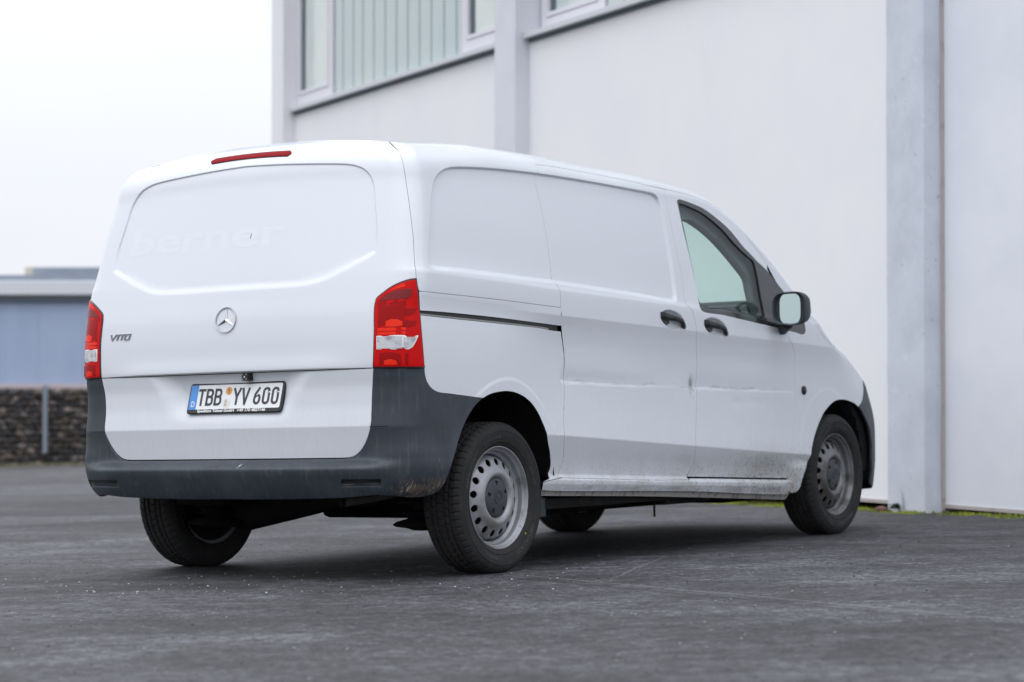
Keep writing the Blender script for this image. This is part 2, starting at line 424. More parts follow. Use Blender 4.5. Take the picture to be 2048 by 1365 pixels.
# outlines of the panels in surface coordinates (u round the plan, t up the side)
TR = {'shut': [[0.8421,1.8179],[0.8503,1.769],[0.854,1.717],[0.8655,1.6013],[0.8755,1.505],[0.8863,1.4096],[0.891,1.2621],[0.8944,1.2475]],
 'light_top': [[0.8944,1.2475],[0.8716,1.2455],[0.8482,1.2396],[0.8252,1.2309],[0.7987,1.2185],[0.7756,1.204],[0.7563,1.1894],[0.7415,1.1777],[0.7346,1.1677],[0.7327,1.1472]],
 'light_in': [[0.7327,1.1472],[0.7338,1.0396],[0.7308,0.9574],[0.7273,0.8825]],
 'light_bot': [[0.7273,0.8825],[0.8225,0.8797],[0.9525,0.8781]],
 'light_out': [[0.9525,0.8781],[0.9421,0.9942],[0.9291,1.1157],[0.9065,1.2],[0.8944,1.2475]],
 'gate_low': [[0.7273,0.8825],[0.7152,0.7935],[0.7133,0.7114],[0.7152,0.6601],[0.7105,0.6335],[0.6961,0.6008],[0.6777,0.5681],[0.6545,0.5415],[0.6297,0.5242],[0.6056,0.5172],[0.5818,0.5154]],
 'gate_bot': [[0.5818,0.5154],[0.3631,0.5155],[-0.0187,0.5146]],
 'win': [[0.002,1.7898],[0.1987,1.7816],[0.393,1.7694],[0.5117,1.7603],[0.5784,1.7529],[0.6208,1.7426],[0.6591,1.7258],[0.6831,1.7058],[0.7029,1.6764],[0.7122,1.6304],[0.7143,1.5721],[0.7221,1.501],[0.7291,1.4262],[0.729,1.3838],[0.7258,1.3608],[0.7071,1.347],[0.6718,1.332],[0.6339,1.315],[0.5513,1.2823],[0.5053,1.2636],[0.4717,1.2516],[0.4351,1.244],[0.3895,1.2379],[0.2629,1.2348],[0.0931,1.235]],
 'winL': [[0.002,1.7898],[-0.3305,1.7932],[-0.5855,1.7882],[-0.6631,1.7747],[-0.7017,1.7538],[-0.7358,1.7134],[-0.7645,1.6614],[-0.7755,1.5746],[-0.7815,1.4907],[-0.7743,1.4311],[-0.764,1.385],[-0.7466,1.3567],[-0.6641,1.3226],[-0.5299,1.2727],[-0.4918,1.2594],[-0.4411,1.2478],[-0.1618,1.2396],[0.0878,1.2353]],
 'brakelight': [[-0.3343,1.8931],[-0.1984,1.8912],[-0.0328,1.8889],[0.0973,1.8819],[0.2053,1.873],[0.2244,1.8643],[0.2384,1.8424],[0.2439,1.8242],[0.2352,1.8158],[0.1283,1.8207],[0.0065,1.8242],[-0.1523,1.829],[-0.2712,1.827],[-0.2929,1.8343],[-0.3172,1.8567],[-0.3345,1.8828]],
 'seam': [[-0.7224,0.8824],[-0.4265,0.8826],[0.0049,0.8805],[0.43,0.8823],[0.7242,0.8816]],
 'creaseT': [[-0.6412,0.6461],[0.0473,0.6467],[0.707,0.6418]],
 'conc': [[-0.705,0.9827],[0.0522,0.9709],[0.7265,0.9781]],
 'recL': [[-0.4265,0.8826],[-0.3635,0.7997],[-0.3005,0.6674]],
 'recR': [[0.4541,0.8816],[0.3848,0.8021],[0.3537,0.6563]],
 'emblem': [[-0.0043,1.1125],[-0.0111,1.1646],[-0.0007,1.0586],[-0.0576,1.1149],[0.0468,1.1103]],
 'badge': [[-0.6713,1.0597],[-0.545,1.059],[-0.6701,1.0485],[-0.5462,1.0702]],
 'plate': [[-0.2057,0.8457],[0.2945,0.8423],[0.2637,0.7168],[-0.2364,0.7227],[0.0351,0.7834]],
 'camera': [[0.0976,0.8628]],
 'text': [[-0.6409,1.5243],[-0.6062,1.4204],[0.2613,1.5304],[0.242,1.4275]],
 'mark': [[0.074,1.4728]],
 'rec': [[0.9653,1.3337],[0.9709,1.438],[0.982,1.5457],[0.9923,1.5961],[1.0005,1.6314],[1.0101,1.6604],[1.0261,1.6834],[1.0487,1.7037],[1.0784,1.7211],[1.1195,1.7349],[1.1686,1.7434],[1.3389,1.7547],[1.5441,1.7622],[1.8979,1.7664],[2.4215,1.7625],[2.7086,1.7532],[2.9379,1.7443],[2.9812,1.74],[3.008,1.7256],[3.0161,1.7038],[3.0208,1.6198],[3.0236,1.5286],[3.0231,1.3786],[3.022,1.2709],[3.0177,1.2304],[3.0088,1.2142],[2.9888,1.2047],[2.9536,1.2064],[2.6898,1.2235],[2.3126,1.2428],[1.9739,1.2585],[1.7182,1.2662],[1.3204,1.2798],[1.1026,1.2862],[1.0058,1.2876],[0.9737,1.2937],[0.9649,1.3104]],
 'sd_rear': [[1.9335,1.8161],[1.9197,1.7745],[1.8974,1.7562],[1.9145,1.6165],[1.9266,1.4628],[1.9325,1.3465],[1.9323,1.265],[1.9529,1.2476],[1.9617,1.1601],[1.9737,1.1002],[1.9871,1.0694],[2.0285,0.9585],[2.0277,0.8371],[2.0053,0.7204],[1.9899,0.6555],[1.9787,0.5729],[2.0073,0.4742],[1.9799,0.3944]],
 'sd_bot': [[1.9799,0.3944],[2.3036,0.3795],[2.7372,0.3594],[3.1184,0.3479]],
 'top': [[1.9335,1.8161],[2.0793,1.8211],[2.5359,1.8141],[2.9659,1.7857],[3.1987,1.7718],[3.3425,1.7618],[3.4618,1.7464],[3.5795,1.7207],[3.6891,1.6758],[3.7883,1.6149],[3.8697,1.5558],[3.9534,1.4918],[4.0092,1.4365]],
 'split': [[3.1184,0.3479],[3.167,0.4269],[3.1443,0.5077],[3.1951,0.6855],[3.2177,0.8475],[3.2158,0.931],[3.1775,1.0523],[3.1576,1.1276],[3.1247,1.1831],[3.0905,1.1994],[3.0947,1.3349],[3.084,1.4824],[3.0788,1.6432],[3.0908,1.7788]],
 'split2': [[3.1588,0.3613],[3.167,0.4269]],
 'fd_front': [[3.9921,1.1057],[4.0354,1.0988],[4.1011,1.0896],[4.143,1.0459],[4.2041,0.9946],[4.2383,0.9374],[4.2356,0.8991],[4.252,0.8032],[4.2378,0.6766],[4.1847,0.5325],[4.1625,0.4178],[4.1343,0.322]],
 'fd_bot': [[4.1343,0.322],[3.6654,0.3412],[3.1588,0.3613]],
 'sill_top': [[1.7983,0.3781],[1.9754,0.3923],[3.104,0.3435],[4.1102,0.2993],[4.2229,0.2955]],
 'sill_line': [[1.8377,0.3856],[1.9609,0.3816],[3.0986,0.3352],[4.1084,0.2863],[4.2631,0.2704]],
 'sill_bot': [[1.8192,0.3443],[1.9302,0.337],[3.0754,0.2936],[4.1376,0.2383],[4.2157,0.2432]],
 'strip_bot': [[1.8316,0.3196],[2.7714,0.2812],[4.1821,0.2078]],
 'arch': [[1.3409,0.7519],[1.3774,0.7645],[1.4144,0.7729],[1.4713,0.7792],[1.5228,0.7813],[1.5927,0.7748],[1.664,0.7572],[1.726,0.7286],[1.7771,0.6865],[1.8137,0.6332],[1.8404,0.5666],[1.8855,0.4994],[1.9071,0.4434],[1.8859,0.4063],[1.8177,0.3841],[1.7902,0.3674]],
 'flare': [[1.2759,0.7607],[1.3411,0.7965],[1.4165,0.822],[1.4748,0.8329],[1.5356,0.8374],[1.6195,0.8334],[1.7044,0.8141],[1.7882,0.7746],[1.8513,0.7036],[1.8828,0.6323],[1.8992,0.6054]],
 'bump_top': [[0.9509,0.8781],[0.9513,0.8504],[0.9557,0.8298],[0.9688,0.8092],[0.9878,0.7948],[1.0143,0.7834],[1.041,0.7771],[1.1087,0.7717],[1.2127,0.763],[1.3381,0.7519]],
 'bump_arch': [[1.3381,0.7519],[1.2845,0.7205],[1.2446,0.683],[1.2108,0.6415],[1.1627,0.5898],[1.1301,0.5527],[1.0925,0.5077],[1.0608,0.4567],[1.0434,0.4158],[1.0332,0.3851],[1.0143,0.3651],[0.9867,0.3537]],
 'bump_bot': [[0.9867,0.3537],[0.9343,0.3475],[0.8643,0.3498],[0.8143,0.3574],[0.7685,0.3614],[0.7089,0.3581],[0.617,0.3512],[0.4936,0.3471],[0.2891,0.3439],[0.075,0.3425]],
 'bump_in': [[0.7282,0.8825],[0.7163,0.7935],[0.7147,0.7114],[0.717,0.6601],[0.7124,0.6335],[0.699,0.6008],[0.6821,0.5682],[0.6603,0.5417],[0.6372,0.5244],[0.6141,0.5175],[0.5907,0.5157]],
 'bump_seam': [[0.7169,0.6417],[0.7928,0.6413],[0.8761,0.6466]],
 'reflR': [[0.5939,0.4348],[0.765,0.435],[0.7684,0.4309],[0.758,0.4146],[0.7495,0.4075],[0.7334,0.4046],[0.6044,0.3994]],
 'reflL': [[-0.8616,0.4203],[-0.6088,0.423],[-0.626,0.3927],[-0.8481,0.391]],
 'quarter_line': [[0.9121,1.1938],[1.1098,1.1871],[1.4748,1.1747],[1.9626,1.1543]],
 'rail_top': [[0.9318,1.1147],[1.129,1.1101],[1.4914,1.0966],[1.9819,1.0726]],
 'rail_bot': [[0.9325,1.0961],[1.1298,1.0871],[1.4917,1.0729],[1.8563,1.0579],[1.8985,1.0532],[1.9893,1.0483]],
 'char': [[0.9354,1.1571],[1.484,1.1384],[1.9637,1.1176],[3.1833,1.05],[4.2269,0.9478],[4.6764,0.8901]],
 'lowcrease': [[1.9819,0.5751],[3.1455,0.5052],[4.135,0.4393]],
 'belt': [[0.9818,1.2877],[1.9318,1.2582],[2.9906,1.2038]],
 'win_out': [[3.1909,1.7206],[3.2084,1.728],[3.2333,1.7285],[3.2717,1.7248],[3.3431,1.7156],[3.4463,1.6969],[3.548,1.6609],[3.652,1.6142],[3.7178,1.5712],[3.7909,1.5166],[3.8566,1.4794],[3.9027,1.4517],[3.9512,1.4287],[4.002,1.403],[4.0687,1.3572],[4.1223,1.3169],[4.2282,1.2435],[4.3108,1.1711],[4.3259,1.1153],[4.3264,1.0941],[4.3022,1.0777],[4.2017,1.0863],[4.0468,1.1029],[3.9923,1.1083],[3.7153,1.1331],[3.459,1.1572],[3.2225,1.1809],[3.2217,1.2133],[3.2131,1.3544],[3.1896,1.5705],[3.1892,1.6501]],
 'glass': [[3.2023,1.7063],[3.2308,1.7094],[3.3341,1.6947],[3.4347,1.6718],[3.5346,1.6318],[3.6097,1.5942],[3.6806,1.5459],[3.7489,1.5054],[3.8116,1.4746],[3.8706,1.4461],[3.8828,1.3918],[3.8877,1.2749],[3.8783,1.1523],[3.7229,1.1665],[3.4733,1.1879],[3.2397,1.2088],[3.2149,1.3769],[3.2006,1.5832]],
 'visible_far': [[3.2035,1.6259],[3.2816,1.6344],[3.3719,1.6107],[3.5015,1.5544],[3.6263,1.4762],[3.7791,1.3565],[3.7824,1.2508],[3.2392,1.2337]],
 'handle1': [[2.9466,1.1227],[2.8279,1.1653],[3.0737,1.0965],[2.8725,1.1401],[3.0502,1.1057]],
 'handle2': [[3.3631,1.0952],[3.2418,1.1395],[3.493,1.0653],[3.2792,1.1107],[3.4632,1.0798]],
 'lamp': [[4.3434,0.782]],
 'hood': [[4.4389,1.1636],[4.4565,1.1424],[4.4921,1.1054],[4.5399,1.0781],[4.5939,1.056],[4.6626,1.034],[4.8134,1.018],[5.0833,1.0039]],
 'headl_in': [[5.0833,1.0039],[5.1613,0.9605],[5.2734,0.911],[5.3634,0.8467]],
 'fend_front': [[5.3634,0.8467],[5.3118,0.7992],[5.2381,0.7567],[5.167,0.7201],[5.0794,0.6897]],
 'farch': [[5.0794,0.6897],[5.0262,0.7094],[4.9588,0.7222],[4.8988,0.7293],[4.8372,0.731],[4.7721,0.7258],[4.7221,0.7164],[4.662,0.6977],[4.6232,0.6816],[4.5777,0.6603],[4.5434,0.6364],[4.4841,0.5888],[4.391,0.4942],[4.3331,0.4001],[4.2882,0.3077],[4.2743,0.271],[4.2462,0.2499],[4.2197,0.243]],
 'fflare': [[5.0673,0.7371],[4.9851,0.7594],[4.8843,0.7789],[4.7759,0.7831],[4.6555,0.7655],[4.5787,0.7386],[4.4659,0.6506],[4.3873,0.5715]],
 'fbump_arch': [[5.0794,0.6897],[5.1224,0.6587],[5.161,0.6247],[5.2351,0.5508],[5.274,0.4628],[5.2785,0.3894],[5.2946,0.3184],[5.2929,0.2478]],
 'lining_hole': [[3.226,1.631],[3.304,1.638],[3.382,1.644],[3.473,1.62],[3.603,1.563],[3.729,1.484],[3.812,1.423],[3.883,1.363],[3.889,1.317],[3.897,1.257],[3.925,1.148],[3.302,1.133]]}
LT = {'insert': [[0.7534,1.1585],[0.7639,1.1704],[0.7795,1.1816],[0.7956,1.1899],[0.8116,1.1962],[0.8336,1.2021],[0.8524,1.2043],[0.8799,1.2033],[0.8805,1.1877],[0.8786,1.1761],[0.8738,1.1678],[0.859,1.1637],[0.8241,1.1626],[0.7875,1.16]],
 'band': [[0.7691,1.1801],[0.788,1.1945],[0.8099,1.2093],[0.8314,1.2202],[0.8485,1.227],[0.8502,1.2117],[0.8327,1.2088],[0.8106,1.2032],[0.7913,1.1957],[0.7784,1.1873]],
 'gap': [[0.7459,1.1532],[0.7736,1.1576],[0.8246,1.1599],[0.8622,1.1604],[0.8673,1.1364],[0.8573,1.1343],[0.8439,1.1395],[0.8339,1.1421],[0.8114,1.1395],[0.7768,1.1392],[0.7499,1.1384]],
 'brake': [[0.7554,1.1362],[0.7771,1.1372],[0.8117,1.1378],[0.8343,1.1398],[0.8508,1.135],[0.8675,1.1291],[0.8644,1.1033],[0.861,1.0834],[0.8607,1.0453],[0.7563,1.0486]],
 'spot': [[0.7905,1.0722],[0.8143,1.0796],[0.8371,1.078],[0.853,1.0703],[0.8553,1.0537],[0.8272,1.049],[0.7904,1.0503]],
 's1': [[0.7537,1.0444],[0.8141,1.0448],[0.8655,1.0452],[0.8686,1.0342],[0.8141,1.0316],[0.7544,1.0331]],
 's2': [[0.7544,1.0278],[0.8141,1.0276],[0.8654,1.0287],[0.8692,1.0187],[0.814,1.0164],[0.7551,1.0178]],
 'f1': [[0.8679,1.1231],[0.9093,1.123],[0.8994,1.103],[0.8789,1.0948],[0.8642,1.0966]],
 'f2': [[0.8626,1.0751],[0.9124,1.0732],[0.9028,1.0532],[0.8786,1.0467],[0.8617,1.0486]],
 'revrim': [[0.7493,1.0134],[0.8206,1.0135],[0.8557,1.0133],[0.9182,1.0115],[0.9134,1.0002],[0.9011,0.9771],[0.891,0.9633],[0.8774,0.9555],[0.8231,0.956],[0.7486,0.9584]],
 'rev': [[0.7529,1.0099],[0.8206,1.0102],[0.8525,1.01],[0.8518,0.9592],[0.8231,0.9593],[0.7523,0.9616]],
 'revs': [[0.8588,1.0053],[0.9097,1.0055],[0.8983,0.9821],[0.8877,0.9689],[0.8742,0.9615],[0.8582,0.9611]],
 'fog': [[0.7608,0.9424],[0.8131,0.9457],[0.8468,0.9349],[0.8512,0.9084],[0.8459,0.8905],[0.7599,0.8929]],
 'fogs': [[0.782,0.9104],[0.8062,0.9162],[0.829,0.909],[0.8349,0.8924],[0.7816,0.8939]],
 'fogf': [[0.8643,0.9412],[0.8746,0.9393],[0.874,0.8948],[0.8636,0.895]]}
# ------------------------------------------------------------------ van surface features
UE = float(np.interp(0, _cy[2600:3590], _u[2600:3590])) if _cy[3500] > 0 else 6.35
UE = min(UE, 6.6)
def spl(pts, step=.012, closed=False):
    p = np.asarray(pts, float)
    if closed: p = np.concatenate([p[-1:], p, p[:2]])
    else: p = np.concatenate([2*p[:1]-p[1:2], p, 2*p[-1:]-p[-2:-1]])
    o = []
    for i in range(1, len(p)-2):
        p0, p1, p2, p3 = p[i-1:i+3]
        a, b, c_ = [max(np.hypot(*(q-r)), 1e-6)**.5 for q, r in ((p1, p0), (p2, p1), (p3, p2))]
        m1 = (p1-p0)/a-(p2-p0)/(a+b)+(p2-p1)/b; m2 = (p2-p1)/b-(p3-p1)/(b+c_)+(p3-p2)/c_
        m1 *= b; m2 *= b
        n = max(1, int(np.hypot(*(p2-p1))/step))
        for k in range(n):
            t = k/n; o.append((2*t**3-3*t**2+1)*p1+(t**3-2*t**2+t)*m1+(-2*t**3+3*t**2)*p2+(t**3-t**2)*m2)
    if not closed: o.append(p[-2])
    return np.array(o)
def seg(name, a=0, b=None, rev=False, step=.012):
    s = spl(TR[name][a:b], step)
    return s[::-1] if rev else s
def sdist(q, poly):
    """signed distance, + inside"""
    q = np.asarray(q, float); A = poly; B = np.roll(poly, -1, 0); out = np.full(len(q), 1e9); ins = np.zeros(len(q), bool)
    for c0 in range(0, len(q), 4000):
        p = q[c0:c0+4000, None, :]; d = B-A; w = p-A
        t = np.clip((w*d).sum(-1)/np.maximum((d*d).sum(-1), 1e-12), 0, 1)
        dd = w-t[..., None]*d; out[c0:c0+4000] = np.sqrt((dd*dd).sum(-1)).min(1)
        cond = (A[:, 1] > p[..., 1]) != (B[:, 1] > p[..., 1])
        xx = A[:, 0]+(p[..., 1]-A[:, 1])*(B[:, 0]-A[:, 0])/np.where(B[:, 1] == A[:, 1], 1e-9, B[:, 1]-A[:, 1])
        ins[c0:c0+4000] = (cond & (p[..., 0] < xx)).sum(1) % 2 == 1
    return np.where(ins, out, -out)
def resamp(poly, step):
    p = np.vstack([poly, poly[:1]]); L_ = np.concatenate([[0], np.cumsum(np.hypot(*np.diff(p, axis=0).T))])
    s = np.arange(0, L_[-1], step); return np.stack([np.interp(s, L_, p[:, 0]), np.interp(s, L_, p[:, 1])], 1)
REC = resamp(spl(TR['rec'], .02, True), .03)
WR = spl(TR['win'], .02); WR[0, 0] = 0; WR[-1, 0] = 0
WIN = resamp(np.vstack([WR, (WR*[-1, 1])[::-1]]), .03)
FLR = spl(TR['flare'], .03)
def PX(u, t, x0, y0, z):
    """shape pressed into the painted skin: + is inwards"""
    u = np.asarray(u, float); sh = u.shape; a = np.abs(u).ravel(); tt = np.broadcast_to(t, sh).ravel(); uu = u.ravel()
    d = np.zeros(a.shape)
    m = (a > .9) & (a < 3.1) & (tt > 1.15)
    if m.any():
        s = sdist(np.stack([a[m], tt[m]], 1), REC)
        wid = np.interp(tt[m], [1.28, 1.5], [.024, .013])
        d[m] += .0150*sstep(0, 1, (s+.003)/wid)
    m = (a < .82) & (tt > 1.15) & (tt < 1.86)
    if m.any():
        s = sdist(np.stack([a[m], tt[m]], 1), WIN)
        wid = np.interp(tt[m], [1.33, 1.47], [.034, .0085])
        d[m] += .0068*sstep(0, 1, (s+.003)/wid)
    # recess round the number plate, below the grip edge
    m = (a < .6) & (tt < .8835) & (tt > .6)
    if m.any():
        e = np.interp(tt[m], [.64, .66, .80, .8835], [.30, .35, .39, .455])
        d[m] += .034*(1-sstep(0, 1, (a[m]-e+.15)/.15))*sstep(.665, .80, tt[m])
    # a hollow under the grip edge outside the recess
    m = (a < .75) & (tt > .8835) & (tt < 1.0)
    if m.any(): d[m] -= .006*(1-sstep(.885, .965, tt[m]))*(1-sstep(.45, .7, a[m]))
    # wheel arch lip
    for cx, cz, rx, rz, ln in ((1.535, .345, .395, .435, (1.0, 2.0)), (4.66, .30, .40, .435, (4.1, 5.3))):
        m = (a > ln[0]) & (a < ln[1]) & (tt < .95)
        if m.any():
            r = np.hypot((a[m]-cx)/rx, (tt[m]-cz)/rz)
            d[m] -= (.0035 if cx < 3 else .0018)*(1-sstep(1.105, 1.15, r))
    # door handle bowls
    for hx, hz in (TR['handle1'][0], TR['handle2'][0]):
        m = (np.abs(a-hx) < .16) & (np.abs(tt-hz) < .1)
        if m.any():
            q = tt[m]-hz+.12*(a[m]-hx)
            r = np.hypot((a[m]-hx)/.118, q/.047)
            d[m] += .017*(1-sstep(.72, 1.0, r))
    # dents from a scrape along both doors (right side)
    m = (uu > 2.002) & (uu < 4.22) & (np.abs(tt-.81) < .2)
    if m.any():
        x = uu[m]; zz = tt[m]
        lz = .828-.0215*(x-1.98)+.0016*np.sin(x*7)+.0010*np.sin(x*23+1)
        am = np.clip(1.15-.55*np.abs(np.sin((x-2.0)*1.4)), .2, 1.1)*(1-.75*sstep(2.75, 2.95, x)*(1-sstep(3.12, 3.16, x)))*(1+.5*(1-sstep(3.16, 3.65, x))*sstep(3.14, 3.17, x))*(1-.75*sstep(3.75, 4.2, x))
        q = zz-lz
        wv = np.array([noise.noise(Vector((xx*9, 3, 0))) for xx in x])
        up = np.exp(-(np.maximum(q, 0)/.042)**2)*(q >= 0); dn = np.exp(-(q/.0095)**2)*(q < 0)
        d[m] += .0068*am*(1+.45*wv)*(up+dn)
        d[m] += .0022*am*np.clip(wv+.15, 0, 1)*np.exp(-((q+.026)/.008)**2)
        d[m] += .0028*np.exp(-((x-3.60)/.05)**2-((q+.075)/.022)**2)+.0020*np.exp(-((x-3.80)/.07)**2-((q+.07)/.02)**2)
        d[m] += .0045*np.exp(-np.abs(x-3.16)/.035)*np.exp(-((q+.0)/.035)**2)
        d[m] += .0016*(np.sin(x*4.1+zz*9)*np.sin(zz*13+x))*sstep(.65, .75, zz)*(1-sstep(.88, 1.0, zz))
    return d.reshape(sh)
def XBm(u, t, x0, y0, z):
    d = XB(u, t, x0, y0, z)
    u = np.asarray(u, float); a = np.abs(u); t = np.asarray(t, float)+0*u
    # reflector slots, groove round the corner, knock on the right end
    for k, (xa, xb) in enumerate(((.605, .775), (.605, .86))):
        s = np.minimum(np.minimum(a-xa, xb-a), np.minimum(t-.396, .427-t))*np.where((u > 0) == (k == 0), 1, -1)
        s = np.where((u > 0) == (k == 0), s, -1)
        d = d+.011*sstep(-.001, .003, s)
    d = d+np.where(u > 0, .006*np.exp(-((a-1.02)/.06)**2-((t-.535)/.07)**2), 0)
    d = d+np.where(u > 0, -.0022*np.exp(-((a-1.02+(t-.42)*.4)/.006)**2)*sstep(.37, .40, t)*(1-sstep(.49, .52, t)), 0)
    return d
def ptn(q, off, extra):
    e = 8e-4; u, t = q[:, 0], q[:, 1]
    p = P(u, t, off, extra)
    du = P(u+e, t, off, extra)-P(u-e, t, off, extra); dt = P(u, t+e, off, extra)-P(u, t-e, off, extra)
    n = np.cross(du, dt); n /= np.maximum(np.linalg.norm(n, axis=1), 1e-12)[:, None]
    return p, n
def inset(poly, d, sign=1):
    A = poly-np.roll(poly, 1, 0); B = np.roll(poly, -1, 0)-poly
    na = np.stack([-A[:, 1], A[:, 0]], 1)/np.maximum(np.hypot(*A.T), 1e-9)[:, None]; nb = np.stack([-B[:, 1], B[:, 0]], 1)/np.maximum(np.hypot(*B.T), 1e-9)[:, None]
    m = na+nb; l = np.maximum((m*m).sum(1), .35); m = m*(2/l)[:, None]*.5*1.0
    return poly+m*d*sign, m
def area(p): q = np.roll(p, -1, 0); return ((p[:, 0]*q[:, 1]-q[:, 0]*p[:, 1]).sum())/2
def clean(p):
    k = [0]
    for i in range(1, len(p)):
        if np.hypot(*(p[i]-p[k[-1]])) > .0015: k.append(i)
    if np.hypot(*(p[k[-1]]-p[0])) < .0015: k.pop()
    return p[k]
def panel(mb, outline, holes=(), off=0., extra=PX, grid=.016, skirt=.012, gap=.0016, feats=(), mi=0, dark=False):
    loops = []
    for i, o in enumerate([outline]+list(holes)):
        o = clean(np.asarray(o, float))
        if (area(o) > 0) != (i == 0): o = o[::-1]
        o2, m = inset(o, gap)
        loops.append((o2, m))
    allp = np.concatenate([l[0] for l in loops]); outer = loops[0][0]
    def ok(q, dmin):
        s = sdist(q, outer); k = s > dmin
        for h, _ in loops[1:]: k &= sdist(q, h) < -dmin if area(h) > 0 else (-sdist(q, h) > dmin)
        return q[k]
    lo, hi = outer.min(0), outer.max(0)
    gu_, gt_ = np.meshgrid(np.arange(lo[0], hi[0], grid), np.arange(lo[1], hi[1], grid*.9), indexing='ij')
    pts = [ok(np.stack([gu_.ravel(), gt_.ravel()], 1), grid*.4)]
    for f_ in feats:
        pl, offs = f_
        d_ = np.gradient(pl, axis=0); nn = np.stack([-d_[:, 1], d_[:, 0]], 1)/np.maximum(np.hypot(*d_.T), 1e-9)[:, None]
        for o_ in offs:
            q = pl+nn*o_; q = q[(q > lo).all(1) & (q < hi).all(1)]
            if len(q): pts.append(ok(q, .003))
    occ = set()
    for q in pts[1:]:
        for i_, j_ in np.floor(q/.008).astype(int): occ.add((i_, j_))
    if occ:
        g0_ = pts[0]; kk = np.floor(g0_/.008).astype(int)
        pts[0] = g0_[[not any((i_+a_, j_+b_) in occ for a_ in (-1, 0, 1) for b_ in (-1, 0, 1)) for i_, j_ in kk]]
    inn = np.concatenate(pts)
    V2 = [Vector(p) for p in allp]+[Vector(p) for p in inn]
    faces_in = []; k = 0
    for l, _ in loops: faces_in.append(list(range(k, k+len(l)))); k += len(l)
    edges = [(f[i], f[(i+1) % len(f)]) for f in faces_in for i in range(len(f))]
    r = delaunay_2d_cdt(V2, edges, [], 0, 1e-7)
    vo = np.array([p[:] for p in r[0]]); tri = np.array(r[2])
    cen = vo[tri].mean(1); keep = sdist(cen, outer) > 0
    for h, _ in loops[1:]: keep &= ~(sdist(cen, h) > 0)
    tri = tri[keep]
    a2 = (vo[tri[:, 1]]-vo[tri[:, 0]]); b2 = (vo[tri[:, 2]]-vo[tri[:, 0]])
    fl = (a2[:, 0]*b2[:, 1]-a2[:, 1]*b2[:, 0]) < 0; tri[fl] = tri[fl][:, ::-1]
    p, n = ptn(vo, off, extra)
    mb.add(p, tri.tolist(), n, mi)
    if skirt:
        for l, m in loops:
            pA, nA = ptn(l, off, extra)
            mm = -m/np.maximum(np.hypot(*m.T), 1e-9)[:, None]
            pO = P(l[:, 0]+mm[:, 0]*.001, l[:, 1]+mm[:, 1]*.001, off, extra)
            lat = pO-pA; lat /= np.maximum(np.linalg.norm(lat, axis=1), 1e-9)[:, None]
            pB = pA+lat*.0007-nA*.0009; nB = nA*.6+lat*.8
            pC = pB-nA*skirt; c_ = len(l)
            nn = np.concatenate([nA, nB, lat+nA*1e-3]); nn /= np.maximum(np.linalg.norm(nn, axis=1), 1e-9)[:, None]
            F = []
            for i in range(c_):
                j = (i+1) % c_; F += [(i, i+c_, j+c_, j), (i+c_, i+2*c_, j+2*c_, j+c_)]
            mb.add(np.concatenate([pA, pB, pC]), F, nn, mi)
            if dark: mb.mi[-c_*2:] = [1 if k_ % 2 else mi for k_ in range(c_*2)]
    return mb
def mir(p): return np.asarray(p)*[-1, 1]
def T1(u):
    a = abs(u); x = np.interp(a, _u, _cx); h, w = HH(x), WW(x)
    y = np.interp(a, _u, _cy); zt = ZT(x)+(1-sstep(.70, 1.0, a))*.04*(1-abs(y/.95)**2.4)
    return float(zt-h+np.hypot(h, w)*1.11*.93)
def t1line(a, b, n): return np.array([(u, T1(u)) for u in np.linspace(a, b, n)])
J = lambda *a: np.vstack(a)
def zrow(zs, a=.9, b=5.0):          # feature rows that follow the sloping style lines
    o = []
    for z_ in zs:
        u = np.arange(a, b, .016); x = u-1.53
        lw = .021*np.clip(x-.45, 0, 2.4)*float(sstep(.42, .56, np.array(z_))*(1-sstep(.62, .95, np.array(z_))))
        o.append((np.stack([u, z_-.04*x-lw], 1), (0.,)))
    return o
ROWS = zrow([.380, .388, .396, .401, .405, .409, .415, .421, .425, .429, .436, .588, .593, .597, .601, .605, .609, .615, .575, 1.10, 1.11, 1.118, 1.125, 1.129, 1.133, 1.137, 1.141, 1.145, 1.15, 1.16, 1.245, 1.255, 1.265, 1.275, 1.285])
orient = lambda p_: p_ if area(p_) > 0 else p_[::-1]
RECD = orient(resamp(spl(TR['rec'], .01, True), .007)); WIND = orient(resamp(np.vstack([WR, (WR*[-1, 1])[::-1]]), .007))
RECF = [(np.vstack([RECD, RECD[:1]]), (-.003, .0, .003, .006, .009, .012, .017, .022))]
WINF = [(np.vstack([WIND, WIND[:1]]), (-.003, .0, .002, .004, .006, .010, .015, .02, .027, -.008))]
hand = [np.stack([h[0]+.118*np.cos(np.linspace(0, 2*np.pi, 60)), h[1]+.047*np.sin(np.linspace(0, 2*np.pi, 60))-.12*.118*np.cos(np.linspace(0, 2*np.pi, 60))], 1) for h in (TR['handle1'][0], TR['handle2'][0])]
HANF = [(h, (.0, .004, .008, .012, -.003)) for h in hand]
DENT = [(np.array([(x, .828-.0215*(x-1.98)+o) for x in np.arange(1.98, 4.2, .009)]), (0,)) for o in (-.045, -.035, -.027, -.020, -.014, -.009, -.004, .001, .006, .011, .018, .03)]
DENT = [(d_[0]+np.stack([0*d_[0][:, 0], .0016*np.sin(d_[0][:, 0]*7)+.0010*np.sin(d_[0][:, 0]*23+1)], 1), d_[1]) for d_ in DENT]
ARC = []
for cx, cz, rx, rz in ((1.535, .345, .395, .435), (4.66, .30, .40, .435)):
    for r_ in (1.10, 1.108, 1.12, 1.132, 1.144, 1.155):
        ARC.append((np.array([(cx+rx*r_*math.cos(a), cz+rz*r_*math.sin(a)) for a in np.linspace(-.3, 3.5, 260)]), (0,)))

